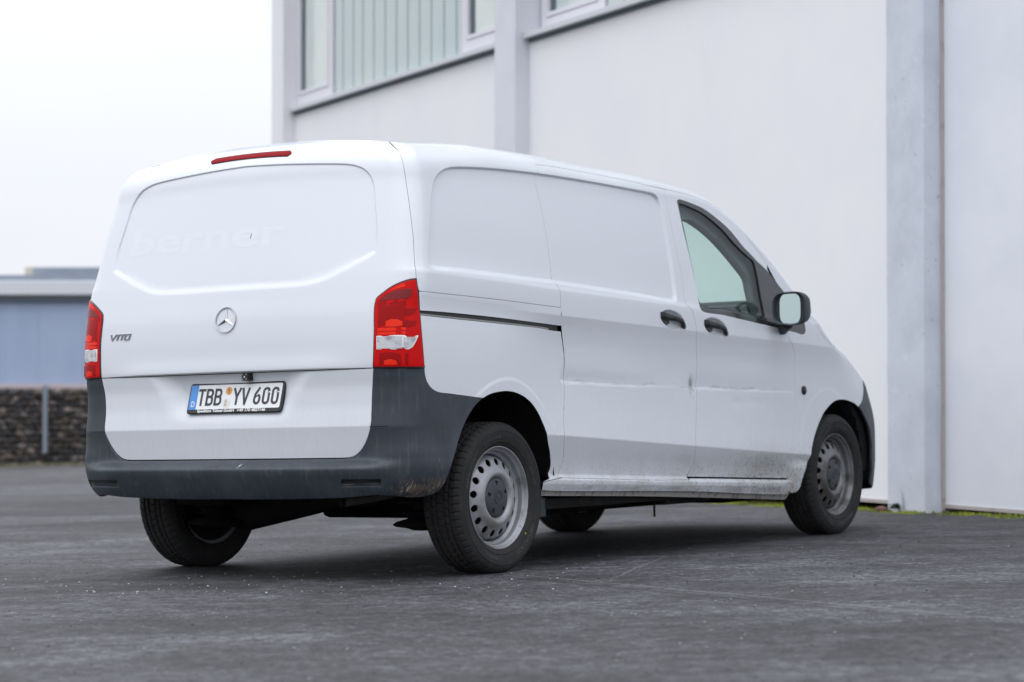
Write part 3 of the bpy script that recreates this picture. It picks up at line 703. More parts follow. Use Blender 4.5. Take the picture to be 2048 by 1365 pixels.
# ------------------------------------------------------------------ van root
Mv = Matrix(((0.56750694, -0.8231016, -0.02096717), (0.82336726, 0.56736816, 0.01263843), (0.00149339, -0.02443607, 0.99970028)))
van = empty('parked_van')
van.matrix_world = Matrix.Translation((-0.79350538, 10.53726, -0.15005455)) @ Mv.to_4x4()
tag(van, 'white panel van with grey plastic bumpers and scraped doors parked on the asphalt', 'van')

def both(name, fn, m, names=('', '')):
    """build a panel on the right and its mirror twin on the left"""
    o = []
    for s in (1, -1):
        mb = MB(); fn(mb, (lambda p: p) if s > 0 else mir, s); o.append(mb.build(name, m, van))
    return o

# tailgate, upper and lower skin
sh = seg('shut')
rt = J(t1line(0, .80, 60)+[0, .010], [(.8404, 1.8163)], sh[1:], seg('light_top')[1:], seg('light_in')[1:])
rt[-1] = (.7279, .8828)
gt_ = J(rt, mir(rt)[::-1])
mb = MB(); panel(mb, gt_, gap=.0028, dark=True, feats=WINF+[(np.array([(x, z) for x in np.arange(-.72, .72, .012)]), (0,)) for z in (.889, .897, .91, .93, .96)])
tg = mb.build('tailgate', M_['paint'], van)
lw_ = J([(.7279, .8812)], seg('gate_low')[1:], [(.58, .5152), (.3, .5150), (0, .5150)])
gl = J(lw_, mir(lw_)[::-1])
mb = MB(); panel(mb, gl, gap=.0022, dark=True, feats=[(np.array([(x, z) for x in np.arange(-.7, .7, .012)]), (0,)) for z in (.876, .868, .66, .653, .649, .645, .641, .637, .63, .62)])
tl = mb.build('tailgate_lower_panel', M_['paint'], van); tl['label'] = 'lower tailgate skin with number plate recess'

# rear lamps
def lamp(s):
    g = (lambda p: np.asarray(p, float)) if s > 0 else mir
    outl = J(seg('light_top'), seg('light_in')[1:], seg('light_bot')[1:], seg('light_out')[1:])
    mb = MB(); panel(mb, g(outl), extra=None, off=-.004, grid=.02, gap=.002, skirt=.02)
    root = mb.build('tail_light', M_['rim_red'], van)
    o2 = spl(TR['light_top'], .012)
    A = inset(clean(outl if area(outl) > 0 else outl[::-1]), .013)[0]
    def sub(name, poly, m, off=-.0065, grid=.02, sk=.003):
        mb = MB(); panel(mb, g(np.array(poly, float)), extra=None, off=off, grid=grid, gap=.0003, skirt=sk); return mb.build(name, m, root)
    sub('red_lens', A, M_['red'])
    sub('smoked_lens', LT['insert'], M_['smoke'], -.0085)
    sub('lens_ridge', LT['band'], M_['orange'], -.0078)
    sub('deep_red_strip', LT['gap'], M_['deep'], -.0072)  # deep red strip of the lens below the smoked insert
    sub('brake_lens', LT['brake'], M_['deep'], -.0080)
    sub('lens_bright_patch', LT['spot'], M_['orange'], -.0092)  # brighter red patch in the lens colour
    sub('lens_ridge', LT['s1'], M_['orange'], -.0088); sub('lens_ridge', LT['s2'], M_['orange'], -.0088)
    sub('lens_fin', LT['f1'], M_['deep'], -.0084); sub('lens_fin', LT['f2'], M_['deep'], -.0084)
    sub('reversing_lens_rim', LT['revrim'], M_['white_lens'], -.0084)
    sub('reversing_lens', LT['rev'], M_['clear'], -.0100)
    sub('side_reflector_lens', LT['revs'], M_['clear'], -.0100)
    sub('fog_lens', LT['fog'], M_['deep'], -.0082); sub('fog_bulb_patch', LT['fogs'], M_['orange'], -.0092); sub('lens_fin', LT['fogf'], M_['deep'], -.0092)
    return root
lamp(1); lamp(-1)

# body side: rear quarter, roof rail and A pillar in one stamping
def body_side(mb, g, s):
    o = J(seg('shut'), [TR['light_out'][-1]], seg('light_out', 2, None)[::-1][1:4], [(.9121, 1.1955)], seg('quarter_line')[1:], seg('sd_rear', 0, 11, True)[1:],
          seg('top')[1:], seg('win_out', 14, 18)[1:], [(4.40, 1.132), (4.4493, 1.1649)], [(4.45, T1(4.45))], t1line(4.43, .86, 120), [(.82, T1(.82)-.01)])
    panel(mb, g(o), feats=[(g(a), b) for a, b in ROWS+RECF], gap=.0028, dark=True)
both('body_side', body_side, M_['paint'])
def rail_cover(mb, g, s):
    o = J(seg('quarter_line'), [(1.9790, 1.10)], [(1.986, 1.0735)], seg('rail_top', rev=True)[1:-1], [(.9318, 1.1147)])
    panel(mb, g(o), feats=[(g(a), b) for a, b in ROWS], gap=.0030, dark=True)
both('rail_cover', rail_cover, M_['paint'])
def quarter(mb, g, s):
    o = J(seg('rail_bot'), seg('sd_rear', 11)[1:], [(1.9767, .3946), (1.8494, .3854), (1.8086, .3779)], seg('arch', rev=True)[1:], seg('bump_top', rev=True)[1:], [(.940, .98)])
    panel(mb, g(o), feats=[(g(a), b) for a, b in ROWS+ARC], gap=.0036, dark=True)
both('rear_quarter_panel', quarter, M_['paint'])
def slide_rail(mb, g, s):
    u0 = np.arange(.925, 1.985, .01)
    tu = np.interp(u0, *np.array(TR['rail_top']).T); tb = np.interp(u0, *np.array(TR['rail_bot']).T)
    o = J(np.stack([u0, tu], 1), np.stack([u0, tb], 1)[::-1]); panel(mb, g(o), off=.013, gap=-.004, skirt=.002, grid=.008)
ra = both('door_rail', slide_rail, M_['black'])
for o_, g, s in zip(ra, (lambda p: p, mir), (1, -1)):
    u0 = np.arange(.935, 1.90, .01); tb = np.interp(u0, *np.array(TR['rail_bot']).T)
    q = J(np.stack([u0, tb+.007], 1), np.stack([u0, tb+.0022], 1)[::-1]); mb = MB(); panel(mb, g(q), off=.006, gap=0, skirt=.006, grid=.02); mb.build('rail_strip', M_['metal'], o_)
# doors
def sliding(mb, g, s):
    o = J(seg('sd_rear'), seg('sd_bot')[1:], seg('split')[1:-2], [(3.097, 1.7770)], seg('top', 0, 4, True)[:-1])
    panel(mb, g(o), feats=[(g(a), b) for a, b in ROWS+RECF+HANF[:1]+(DENT if s > 0 else [])], gap=.0036, dark=True)
sd = both('sliding_door', sliding, M_['paint'])
sd[0]['label'] = 'sliding door scraped and dented along its middle'
def front(mb, g, s):
    o = J([(3.097, 1.7770)], seg('split', rev=True)[2:-6], [(3.1326, .3621)], seg('fd_bot', rev=True)[1:], seg('fd_front', rev=True)[1:-1],
          seg('win_out', 23, None)[0:], seg('win_out', 0, 14)[0:], seg('top', 4, None, True))
    panel(mb, g(o), feats=[(g(a), b) for a, b in ROWS+HANF[1:]+(DENT if s > 0 else [])], gap=.0026, dark=True)
fd = both('front_door', front, M_['paint'])
fd[0]['label'] = 'dented front door spotted with mud'
for k, (s, g) in enumerate(((1, lambda p: np.asarray(p)), (-1, mir))):
    mb = MB(); panel(mb, g(spl(TR['win_out'], .012, True)), holes=[g(spl(TR['glass'], .012, True))], extra=None, off=.001, gap=.0004, skirt=.012); mb.build('window_frame', M_['gloss'], fd[k])
    gl_ = spl(TR['glass'], .012, True); gl_ = gl_ if area(gl_) > 0 else gl_[::-1]
    mb = MB(); panel(mb, g(inset(gl_, -.003)[0]), extra=None, off=.009, gap=0, skirt=0, grid=.03); mb.build('window_glass', M_['glass'], fd[k])
    # rubber seal along the glass top
    q = P(*(g(gl_[:]).T), .006); mb = MB(); tube(mb, np.vstack([q, q[:2]])[::1], .0042, 6, False); mb.build('window_seal', M_['seal'], fd[k])
def sill(mb, g, s):
    o = J([(1.8086, .3770), (1.8494, .3844), (1.9767, .3938)], seg('sd_bot')[1:], [(3.1300, .3540)], seg('fd_bot', rev=True)[1:]-[0, .007], [(4.150, .3110), (4.156, .2530)], seg('sill_bot', rev=True)[6:])
    panel(mb, g(o), feats=[(g(a), b) for a, b in ROWS], gap=.0020, dark=True)
for s, g in ((1, lambda p: np.asarray(p)), (-1, mir)):
    mb = MB(); sill(mb, g, s); mb.build('door_sill', M_['paint'], van)
    mb = MB(); panel(mb, g(J(seg('sill_bot')+[0, .004], seg('strip_bot', rev=True))), off=.022, gap=0, skirt=.003, grid=.03); mb.build('sill_flange', M_['flange'], van)
def fender(mb, g, s):
    o = J(seg('fd_front'), [(4.157, .253), (4.175, .2440), (4.200, .2425)], seg('farch', rev=True)[1:], seg('fend_front', rev=True)[1:], seg('headl_in', rev=True)[1:], seg('hood', rev=True)[1:], [(4.40, 1.132), (4.3118, 1.1690)], seg('win_out', 18, 24))
    panel(mb, g(o), feats=[(g(a), b) for a, b in ROWS+ARC], gap=.0022, dark=True)
fn_ = both('front_wing', fender, M_['paint'])
def fbump(mb, g, s):
    o = J([TR['farch'][0]], seg('fend_front', rev=True)[1:], [(5.352, .835), (5.6, .80), (UE, .74), (UE, .215), (5.62, .212), (5.47, .222), (5.38, .240)], seg('fbump_arch', rev=True)[:-1])
    panel(mb, g(o), extra=None, off=-.004, grid=.03, gap=.001)
mb = MB(); fbump(mb, lambda p: np.asarray(p), 1); fbump(mb, mir, -1); mb.build('front_bumper', M_['plastic'], van)
def hlamp(mb, g, s):
    o = J(seg('headl_in'), [(5.50, .850), (5.46, .93), (5.28, .975)], [(5.1, 1.0)]); panel(mb, g(o), extra=None, off=.002, grid=.03, gap=.0035, dark=True)
both('headlight', hlamp, M_['headlamp'])

# bonnet, roof, windscreen: strips across the top
def strip(mb, us, crown, bow=0., ns=24, s0=1., dz=0., mi=0):
    V = []; n = len(us)
    for i, u in enumerate(us):
        E = P(np.array([u]), np.array([T1(u)]))[0]; cr_ = crown(i/(n-1)) if callable(crown) else crown; bo = bow(i/(n-1)) if callable(bow) else bow
        for s in np.linspace(-1, 1, ns+1): V.append((E[0]+bo*(1-s*s), -E[1]*s, E[2]+cr_*(1-abs(s)**2.2)+dz))
    F = [(i*(ns+1)+j, (i+1)*(ns+1)+j, (i+1)*(ns+1)+j+1, i*(ns+1)+j+1) for i in range(n-1) for j in range(ns)]
    mb.add(V, F, None, mi)
mb = MB(); strip(mb, np.linspace(.86, 3.45, 40), lambda t: .035, lambda t: .10*t**3)
E = [P(np.array([.8*s]), np.array([T1(.8*s)]))[0] for s in np.linspace(-1, 1, 25)]; E0 = P(np.array([.86]), np.array([T1(.86)]))[0]
V = []; F = []
for k in range(9):
    w = k/8
    for j, s in enumerate(np.linspace(-1, 1, 25)):
        a_ = E[24-j] if False else E[j]; b_ = np.array((E0[0], E0[1]*s, E0[2]+.035*(1-abs(s)**2.2))); w2 = w
        V.append(a_*(1-w2)+b_*w2+np.array((0, 0, .012*math.sin(math.pi*w)*(1-s*s))))
F = [(i*25+j, i*25+j+1, (i+1)*25+j+1, (i+1)*25+j) for i in range(8) for j in range(24)]
mb.add(V, F); mb.build('roof', M_['paint'], van, smooth=40)
mb = MB(); strip(mb, np.linspace(3.45, 4.46, 24), lambda t: .035+.03*math.sin(math.pi*t)+.015*t, lambda t: .10+.26*t); mb.build('windscreen', M_['glass'], van, smooth=True)
mb = MB()
for g in (lambda p: np.asarray(p), mir):
    panel(mb, g(J(seg('hood'), [(5.14, 1.02)], t1line(5.14, 4.46, 30))), extra=None, gap=.0035, dark=True)
strip(mb, np.linspace(4.46, 5.14, 20), lambda t: .05, lambda t: .36-.04*t)
us = np.linspace(5.14, UE-.03, 18)
bo = mb.build('bonnet', M_['paint'], van)
mb = MB(); V = []
for i, u in enumerate(us):
    p_ = P(np.array([u]), np.array([.80]))[0]; V += [(p_[0], p_[1], p_[2]), (p_[0], -p_[1], p_[2])]
Eh = P(np.array([5.14]), np.array([T1(5.14)]))[0]
V = np.array(V); n_ = len(us); V2 = []
for i in range(n_):
    y = V[2*i, 1]; V2.append((Eh[0]+.32*(1-(y/Eh[1])**2), y, Eh[2]+.05*(1-abs(y/Eh[1])**2.2)))
    V2.append((V[2*i, 0]-.02, y, V[2*i, 2]-.03))
V2 = np.array(V2); V3 = V2*[1, -1, 1]
F = [(2*i, 2*i+1, 2*i+3, 2*i+2) for i in range(n_-1)]
mb.add(V2, F); mb.add(V3, [f[::-1] for f in F]); mb.build('radiator_grille', M_['black'], van, smooth=40)

# rear bumper
bm_r = J([(0, .512), (.3, .512), (.585, .5128)], seg('bump_in', rev=True)[1:], [(.85, .8795), (.9518, .8781)], seg('bump_top')[1:], seg('bump_arch')[1:], seg('bump_bot')[1:-1], [(.3, .3445), (0, .344)])
bm_r[3:, :] = bm_r[3:, :]
def bumper_poly():
    r_ = bm_r
    return J(r_, mir(r_)[::-1][1:-1])
sl = lambda p: p
mb = MB()
bf = [(np.array([(x, z) for x in np.arange(-1.3, 1.3, .012)]), (0,)) for z in (.508, .502, .495, .488, .482, .476, .469, .462, .38, .372, .365, .358, .352, .347)]
bf += [(np.array([(x, z) for x in np.arange(xa, xb, .008)]), (0,)) for xa, xb in ((.6, .78), (-.87, -.6)) for z in (.3945, .397, .400, .424, .4265, .4285)]
bf += [(np.array([(x, z) for z in np.arange(.395, .43, .004)]), (0,)) for x in (.603, .607, .773, .777, -.603, -.607, -.858, -.862)]
bseam = [np.array([(xa*s, .6405), (xa*s+(.160)*s, .6425), (xa*s+.160*s, .6442), (xa*s, .6432)]) for s in (1, -1) for xa in (.712,)]
panel(mb, bumper_poly(), extra=XBm, feats=bf, grid=.018, gap=.002, skirt=.03)
bumper = mb.build('rear_bumper', M_['plastic'], van)
for s in (1, -1):
    g = (lambda p: np.asarray(p, float)) if s > 0 else mir
    mb = MB(); panel(mb, g([(.7085, .6412), (.79, .6416), (.876, .6466), (.876, .6480), (.79, .6434), (.7085, .6430)]), extra=XBm, off=-.0008, gap=0, skirt=0, grid=.03); mb.build('seam', M_['dark'], bumper)
    xa, xb = (.607, .773) if s > 0 else (.607, .858)
    mb = MB(); panel(mb, g([(xa, .398), (xb, .398), (xb, .4255), (xa, .4255)]), extra=XBm, off=-.002, gap=0, skirt=.001, grid=.02); mb.build('reflector', M_['black'], bumper)
mb = MB(); panel(mb, [(.094, .4785), (.098, .4785), (.101, .487), (.099, .497), (.096, .487)], extra=XBm, off=-.0006, gap=0, skirt=0, grid=.03); mb.build('scratch', M_['white_ink'], bumper)

# dark inner shell, wheel housings and underbody
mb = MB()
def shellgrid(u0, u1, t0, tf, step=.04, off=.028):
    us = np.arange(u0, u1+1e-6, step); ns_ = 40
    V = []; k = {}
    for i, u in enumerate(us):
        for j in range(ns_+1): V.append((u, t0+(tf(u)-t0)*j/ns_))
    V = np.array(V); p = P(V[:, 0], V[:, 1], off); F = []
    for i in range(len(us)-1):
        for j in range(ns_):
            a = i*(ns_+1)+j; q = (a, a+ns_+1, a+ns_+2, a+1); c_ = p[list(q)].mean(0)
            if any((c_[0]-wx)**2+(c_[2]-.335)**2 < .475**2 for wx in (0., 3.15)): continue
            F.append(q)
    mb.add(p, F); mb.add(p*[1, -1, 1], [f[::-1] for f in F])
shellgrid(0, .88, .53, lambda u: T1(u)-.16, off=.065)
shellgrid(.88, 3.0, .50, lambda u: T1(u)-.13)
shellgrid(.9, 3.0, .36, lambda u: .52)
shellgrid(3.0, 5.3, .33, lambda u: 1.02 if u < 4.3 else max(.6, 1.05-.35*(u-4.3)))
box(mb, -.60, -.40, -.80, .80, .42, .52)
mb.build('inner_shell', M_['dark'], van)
for wx in (0., 3.15):
    for s in (1, -1):
        V = []; n_ = 40
        a0, a1 = (8, 196) if wx == 0 else (-15, 188)
        for i in range(n_+1):
            a = math.radians(a0+(a1-a0)*i/n_); c_, s_ = math.cos(a), math.sin(a)
            if wx == 0: c_ = c_; zz = max(.335+.455*s_, .372 if c_ < 0 else 0)
            else: zz = .335+.44*s_
            for y_ in (.915 if wx == 0 else .85, .56): V.append((wx+.425*c_, -s*y_, zz))
        F = [(2*i, 2*i+2, 2*i+3, 2*i+1) for i in range(n_)]
        V.append((wx, -s*.56, .40)); F += [(2*i+1, 2*i+3, len(V)-1) for i in range(n_)]
        mb = MB(); mb.add(V, F); mb.build('wheel_housing', M_['under'], van, smooth=50)
mb = MB()
box(mb, .42, 2.66, -.86, .86, .255, .30); box(mb, .5, 2.6, -.5, .5, .205, .26, bev=.03); box(mb, -.60, .45, -.60, .60, .37, .42)
for x0_, x1_, z_ in ((.75, 1.15, .245), (1.5, 1.95, .228), (2.1, 2.6, .225)): box(mb, x0_, x1_, -.84, -.62, z_, .30, bev=.02)
box(mb, 3.55, 3.95, -.75, .75, .22, .27); box(mb, 2.6, 3.6, -.55, .55, .19, .40, bev=.04)
mb.build('floor_pan', M_['under'], van)
mb = MB(); tube(mb, [(1.43, -.82, .27), (1.43, -.82, .175)], .006, 6); mb.build('drain_pipe', M_['under'], van)
# rear axle: trailing arms, cross beam, springs, exhaust
mb = MB()
tube(mb, [(0, .70, .28), (-.02, .50, .27), (-.05, .2, .31), (-.05, -.05, .345), (-.02, -.45, .37)], [.085, .10, .085, .07, .06], 12)
tube(mb, [(.0, .76, .30), (.30, .50, .33), (.62, .42, .36)], [.07, .07, .05], 10)
tube(mb, [(.0, -.76, .30), (.30, -.50, .33), (.62, -.42, .36)], [.07, .07, .05], 10)
tube(mb, [(-.36, .55, .39), (-.12, .58, .24), (0, .66, .26)], .045, 8); box(mb, -.35, -.08, .36, .66, .30, .37, bev=.02)
box(mb, -.42, .1, -.35, .62, .36, .43, bev=.02); box(mb, -.25, .02, -.70, -.45, .34, .42, bev=.02)
mb.build('rear_axle', M_['under'], van, smooth=40)
for s in (1, -1):
    mb = MB()
    lathe_p = [(.0, .365)]
    for k, (r_, z_) in enumerate([(.05, .355), (.05, .335), (.11, .325), (.125, .315), (.12, .305), (.045, .298), (.045, .278), (.09, .270), (.10, .262), (.09, .254), (.06, .248), (.08, .238), (.125, .226), (.140, .214), (.13, .206), (.08, .198), (.05, .188), (0, .188)]): lathe_p.append((r_, z_))
    V = []; F = []; n_ = len(lathe_p)
    for a in range(20):
        for r_, z_ in lathe_p: V.append((-.13+r_*math.cos(a*math.pi/10), s*-.60+r_*math.sin(a*math.pi/10), z_ or .36))
    for a in range(20):
        for i in range(n_-1): F.append((a*n_+i, ((a+1) % 20)*n_+i, ((a+1) % 20)*n_+i+1, a*n_+i+1))
    mb.add(V, F)
    mb.build('coil_spring', M_['under'], van, smooth=25)
mb = MB(); pc = (-.60, -.46, .333)
tube(mb, [(-.64, -.555, .330), (-.50, -.56, .338), (-.2, -.55, .36)], .021, 14, False); tube(mb, [(-.64, -.555, .330), (-.50, -.56, .338)], .0165, 14, False); mb.build('exhaust_pipe', mat('rusty_exhaust', (.06, .052, .048), .7, metal=.3), van, smooth=60)
for s in (1, -1): mb = MB(); box(mb, .36, .43, *sorted((s*.86, s*.80)), .22, .31, bev=.006); mb.build('mud_deflector', M_['plastic'], van)

# cabin
mb = MB()
box(mb, 1.40, 1.44, -.86, .86, .35, 1.60); box(mb, 1.40, 1.44, -.70, .70, 1.60, 1.76)
for s, g in ((1, lambda p: np.asarray(p)), (-1, mir)):
    hole = spl(TR['lining_hole'], .02, True)
    o = J(spl([(2.95, 1.15), (2.93, 1.4), (2.94, 1.73)]), spl([(3.3, 1.718), (3.6, 1.668), (3.9, 1.52), (4.15, 1.30), (4.36, 1.12)])[:, :], [(4.3, 1.02), (3.6, 1.04)])
    m2 = MB(); panel(m2, g(o), holes=[g(hole)], extra=None, off=.055, gap=0, skirt=.04, grid=.04); m2.build('door_lining', M_['lining'], fd[0 if s > 0 else 1])
strip(mb, np.linspace(2.9, 3.6, 10), .02, 0, 12, dz=-.05)
mb.build('cabin_wall', M_['lining'], van)
mb = MB(); box(mb, 2.78, 3.2, -.80, .80, .75, 1.275, bev=.04); box(mb, 2.42, 2.85, -.82, .82, .75, 1.20, bev=.07); box(mb, 2.50, 2.80, .10, .66, 1.10, 1.26, bev=.05); box(mb, 2.52, 2.82, -.74, -.46, 1.10, 1.245, bev=.05); box(mb, 1.5, 3.2, -.85, .85, .42, .48)
mb.build('dashboard', M_['dash'], van)
mb = MB()
cx_, cy_, cz_ = 2.08, .40, 1.085; V = []
ring = [(cx_+.19*math.sin(a)*.42*1.0, cy_+.19*math.cos(a), cz_+.19*math.sin(a)*.9) for a in np.linspace(0, 2*math.pi, 41)]
tube(mb, ring, .016, 8, False); tube(mb, [(cx_+.25, cy_, cz_-.10), (cx_, cy_, cz_)], .035, 8); box(mb, cx_-.02, cx_+.02, cy_-.16, cy_+.16, cz_-.03, cz_+.03, bev=.01)
mb.build('steering_wheel', M_['black'], van, smooth=50)
mb = MB()
for sy in (.40, -.40):
    box(mb, 1.55, 2.05, sy-.25, sy+.25, .62, .80, bev=.05); box(mb, 1.46, 1.60, sy-.24, sy+.24, .75, 1.14, bev=.05)
mb.build('cab_seat', M_['dash'], van)
# ------------------------------------------------------------------ wheels
def tyre_mesh():
    prof = [(.2190, .030), (.2225, .020), (.232, .0125), (.240, .0085), (.242, .0060), (.2445, .0060), (.246, .0075), (.258, .0035), (.272, .0010), (.2862, .0008), (.2872, -.0006), (.2900, -.0006), (.2912, .0014), (.300, .0035), (.3085, .0075), (.3150, .0130), (.3205, .0195), (.3248, .0265)]
    tr_ = [(.3278-.0016*abs((a-.1025)/.072)**2*1.0, a) for a in np.linspace(.0310, .1740, 53)]
    inner = [(r, .205-a) for r, a in prof[::-1]]
    full = prof+tr_+inner
    seg_ = 780; n = len(full); R_ = np.array([f[0] for f in full]); A_ = np.array([f[1] for f in full])
    th = np.arange(seg_)*2*np.pi/seg_
    TH, RR = np.meshgrid(th, R_, indexing='ij'); _, AA = np.meshgrid(th, A_, indexing='ij')
    tread = (AA > .0265) & (AA < .1785)
    g = np.zeros_like(RR)
    wob = .0022*np.sin(TH*60)
    for gc, gw, w_ in ((.0560, .0062, 0.), (.0835, .0060, 1.), (.1215, .0060, 1.), (.1490, .0062, 0.)):
        g = np.maximum(g, sstep(gw, gw*.45, np.abs(AA-gc-w_*wob)))
    rib = np.digitize(AA, [.056, .0835, .1215, .149])
    ph = TH*60/(2*np.pi)+np.array([0, .5, .15, .65, .3])[rib]+.07*np.sin((AA-.1)*2*np.pi/.028)
    sip = sstep(.10, .045, np.abs((ph % 1)-.5))
    g = np.maximum(g*.0085, sip*np.array([.0065, .006, .006, .006, .0065])[rib])
    RR = RR-g*tread
    # shoulder notches run down onto the sidewall
    shd = ((AA > .008) & (AA <= .0265)) | ((AA >= .1785) & (AA < .197))
    ph2 = TH*60/(2*np.pi)+np.where(AA < .1, 0, .25)
    RR = RR-shd*(RR > .308)*sstep(.16, .06, np.abs((ph2 % 1)-.5))*.0050
    V = np.stack([RR*np.cos(TH), AA, RR*np.sin(TH)], -1)
    V[..., 2] = np.where(V[..., 2] < -.3245, -.3245, V[..., 2])
    F = []
    for k in range(seg_):
        k2 = (k+1) % seg_
        for i in range(n-1): F.append((k*n+i, k2*n+i, k2*n+i+1, k*n+i+1))
    mb = MB(); mb.add(V.reshape(-1, 3), F); return mb
def disc_a(r): return float(np.interp(r, [0, .060, .078, .086, .092, .100, .112, .126, .140, .155, .166, .174, .181, .186], [.056, .056, .054, .042, .030, .0235, .0225, .0285, .0375, .0445, .050, .058, .076, .098]))
def ring_pts(r, n, cx=0, cy=0, ph=0): return [(cx+r*math.cos(ph+2*math.pi*k/n), cy+r*math.sin(ph+2*math.pi*k/n)) for k in range(n)]
def text_geo(s, size=1., bold=0., sx=1., shear=0.):
    cu = bpy.data.curves.new('t', 'FONT'); cu.body = s; cu.size = size; cu.align_x = 'CENTER'; cu.align_y = 'CENTER'; cu.offset = bold; cu.shear = shear
    cu.resolution_u = 4
    ob = bpy.data.objects.new('t', cu); C.objects.link(ob); dg = bpy.context.evaluated_depsgraph_get(); dg.update()
    me = bpy.data.meshes.new_from_object(ob.evaluated_get(dg))
    V = np.array([v_.co[:] for v_ in me.vertices]); F = [tuple(p.vertices) for p in me.polygons]
    bpy.data.objects.remove(ob); bpy.data.meshes.remove(me); bpy.data.curves.remove(cu)
    V[:, 0] *= sx; return V[:, :2], F
def wheel_parts():
    wheel = empty('wheel')
    ty = tyre_mesh().build('tyre', M_['tyre'], wheel, smooth=38)
    # rim barrel, flange and disc with sixteen vent holes
    mb = MB()
    fl_ = [(.2165, .040), (.2205, .030), (.2225, .0215), (.2215, .0185), (.2185, .0185), (.2155, .0225), (.2130, .032), (.2085, .0375), (.2045, .0400), (.2030, .050), (.2020, .060), (.1965, .0655), (.1905, .070), (.1880, .082), (.1875, .105), (.1875, .15), (.2, .165), (.2045, .178), (.218, .186)]
    lathe(mb, fl_, 96)
    outer = ring_pts(.1868, 96); pts = [Vector(p) for p in outer]; edges = [(i, (i+1) % 96) for i in range(96)]; holes = []
    for k in range(16):
        a = 2*math.pi*k/16+math.radians(15.4)+math.pi/2; h = ring_pts(.0158, 18, .1545*math.cos(a), .1545*math.sin(a)); o = len(pts)
        pts += [Vector(p) for p in h]; edges += [(o+i, o+(i+1) % 18) for i in range(18)]; holes.append((.1545*math.cos(a), .1545*math.sin(a)))
    for r_ in (.02, .05, .075, .082, .087, .092, .097, .103, .110, .118, .126, .134, .170, .176, .181):
        pts += [Vector(p) for p in ring_pts(r_, 96 if r_ > .07 else 32, ph=.02)]
    for k in range(16):
        a = 2*math.pi*(k+.5)/16+math.radians(15.4)+math.pi/2
        for r_ in (.140, .147, .155, .163): pts.append(Vector((r_*math.cos(a), r_*math.sin(a))))
    r = delaunay_2d_cdt(pts, edges, [], 0, 1e-8); V2 = np.array([p[:] for p in r[0]]); F = []
    for f in r[2]:
        c_ = V2[list(f)].mean(0)
        if min(math.hypot(c_[0]-h[0], c_[1]-h[1]) for h in holes) < .0155 or np.hypot(*c_) > .1868: continue
        F.append(tuple(f))
    V3 = np.array([(x, disc_a(math.hypot(x, z)), z) for x, z in V2]); mb.add(V3, F)
    for h in holes:     # hole walls
        q = ring_pts(.0158, 18, *h); V = [(x, disc_a(math.hypot(x, z)), z) for x, z in q]+[(x, disc_a(math.hypot(x, z))+.006, z) for x, z in q]
        mb.add(V, [(i, (i+1) % 18, 18+(i+1) % 18, 18+i) for i in range(18)])
    for aa in (math.radians(-38),):    # balance weight
        V = [((.2195-.012*k1)*math.cos(aa+k2*.11), .0165+.012*k1, (.2195-.012*k1)*math.sin(aa+k2*.11)) for k2 in range(4) for k1 in (0, 1)]
        mb.add(V, [(2*i, 2*i+1, 2*i+3, 2*i+2) for i in range(3)])
    mb.build('rim', M_['rim'], wheel, smooth=35)
    mb = MB(); lathe(mb, [(.0, .115), (.19, .115), (.19, .17)], 32); lathe(mb, [(.0, .10), (.11, .10), (.14, .115)], 32); lathe(mb, [(.0, .172), (.2035, .172), (.2035, .176), (0., .18)], 40); mb.build('brake_drum_dark_backing', M_['under'], wheel)  # drum, plus an added dark disc that blackens the inside of the rim
    # hub cap
    cap = MB()
    outer = ring_pts(.0835, 64); pts = [Vector(p) for p in outer]; edges = [(i, (i+1) % 64) for i in range(64)]; nots = []
    for k in range(5):
        a = 2*math.pi*k/5+math.pi/2+.08; tri = [(.058*math.cos(a-.10), .058*math.sin(a-.10)), (.072*math.cos(a-.15), .072*math.sin(a-.15)), (.075*math.cos(a+.16), .075*math.sin(a+.16)), (.050*math.cos(a+.02), .050*math.sin(a+.02))]
        o = len(pts); pts += [Vector(p) for p in tri]; edges += [(o+i, o+(i+1) % 4) for i in range(4)]; nots.append(np.array(tri))
    for r_ in (.01, .03, .036, .05, .065, .078): pts += [Vector(p) for p in ring_pts(r_, 40, ph=.03)]
    r = delaunay_2d_cdt(pts, edges, [], 0, 1e-8); V2 = np.array([p[:] for p in r[0]])
    F = [tuple(f) for f in r[2] if all(sdist(V2[list(f)].mean(0)[None], n_)[0] < 0 for n_ in nots)]
    ca = lambda r_: float(np.interp(r_, [0, .036, .05, .075, .0835], [.023, .0235, .0255, .030, .0345]))
    cap.add([(x, ca(math.hypot(x, z)), z) for x, z in V2], F)
    for n_ in nots:
        cap.add([(x, ca(math.hypot(x, z))+d_, z) for d_ in (0, .009) for x, z in n_], [(i, (i+1) % 4, 4+(i+1) % 4, 4+i) for i in range(4)]+[(4, 5, 6, 7)])
    lathe(cap, [(.0835, .0345), (.0850, .039), (.0850, .056)], 64)
    cp = cap.build('hub_cap', M_['cap'], wheel, smooth=30)
    mb = MB(); star(mb, lambda x, z, d: (x, .0227-d, z), .027, .0035, .006, .0022, rot=math.radians(60)); mb.build('star_emblem', M_['cap'], cp) if False else mb.build('embossed_star', M_['cap'], wheel)
    # raised lettering on the sidewall
    mb = MB()
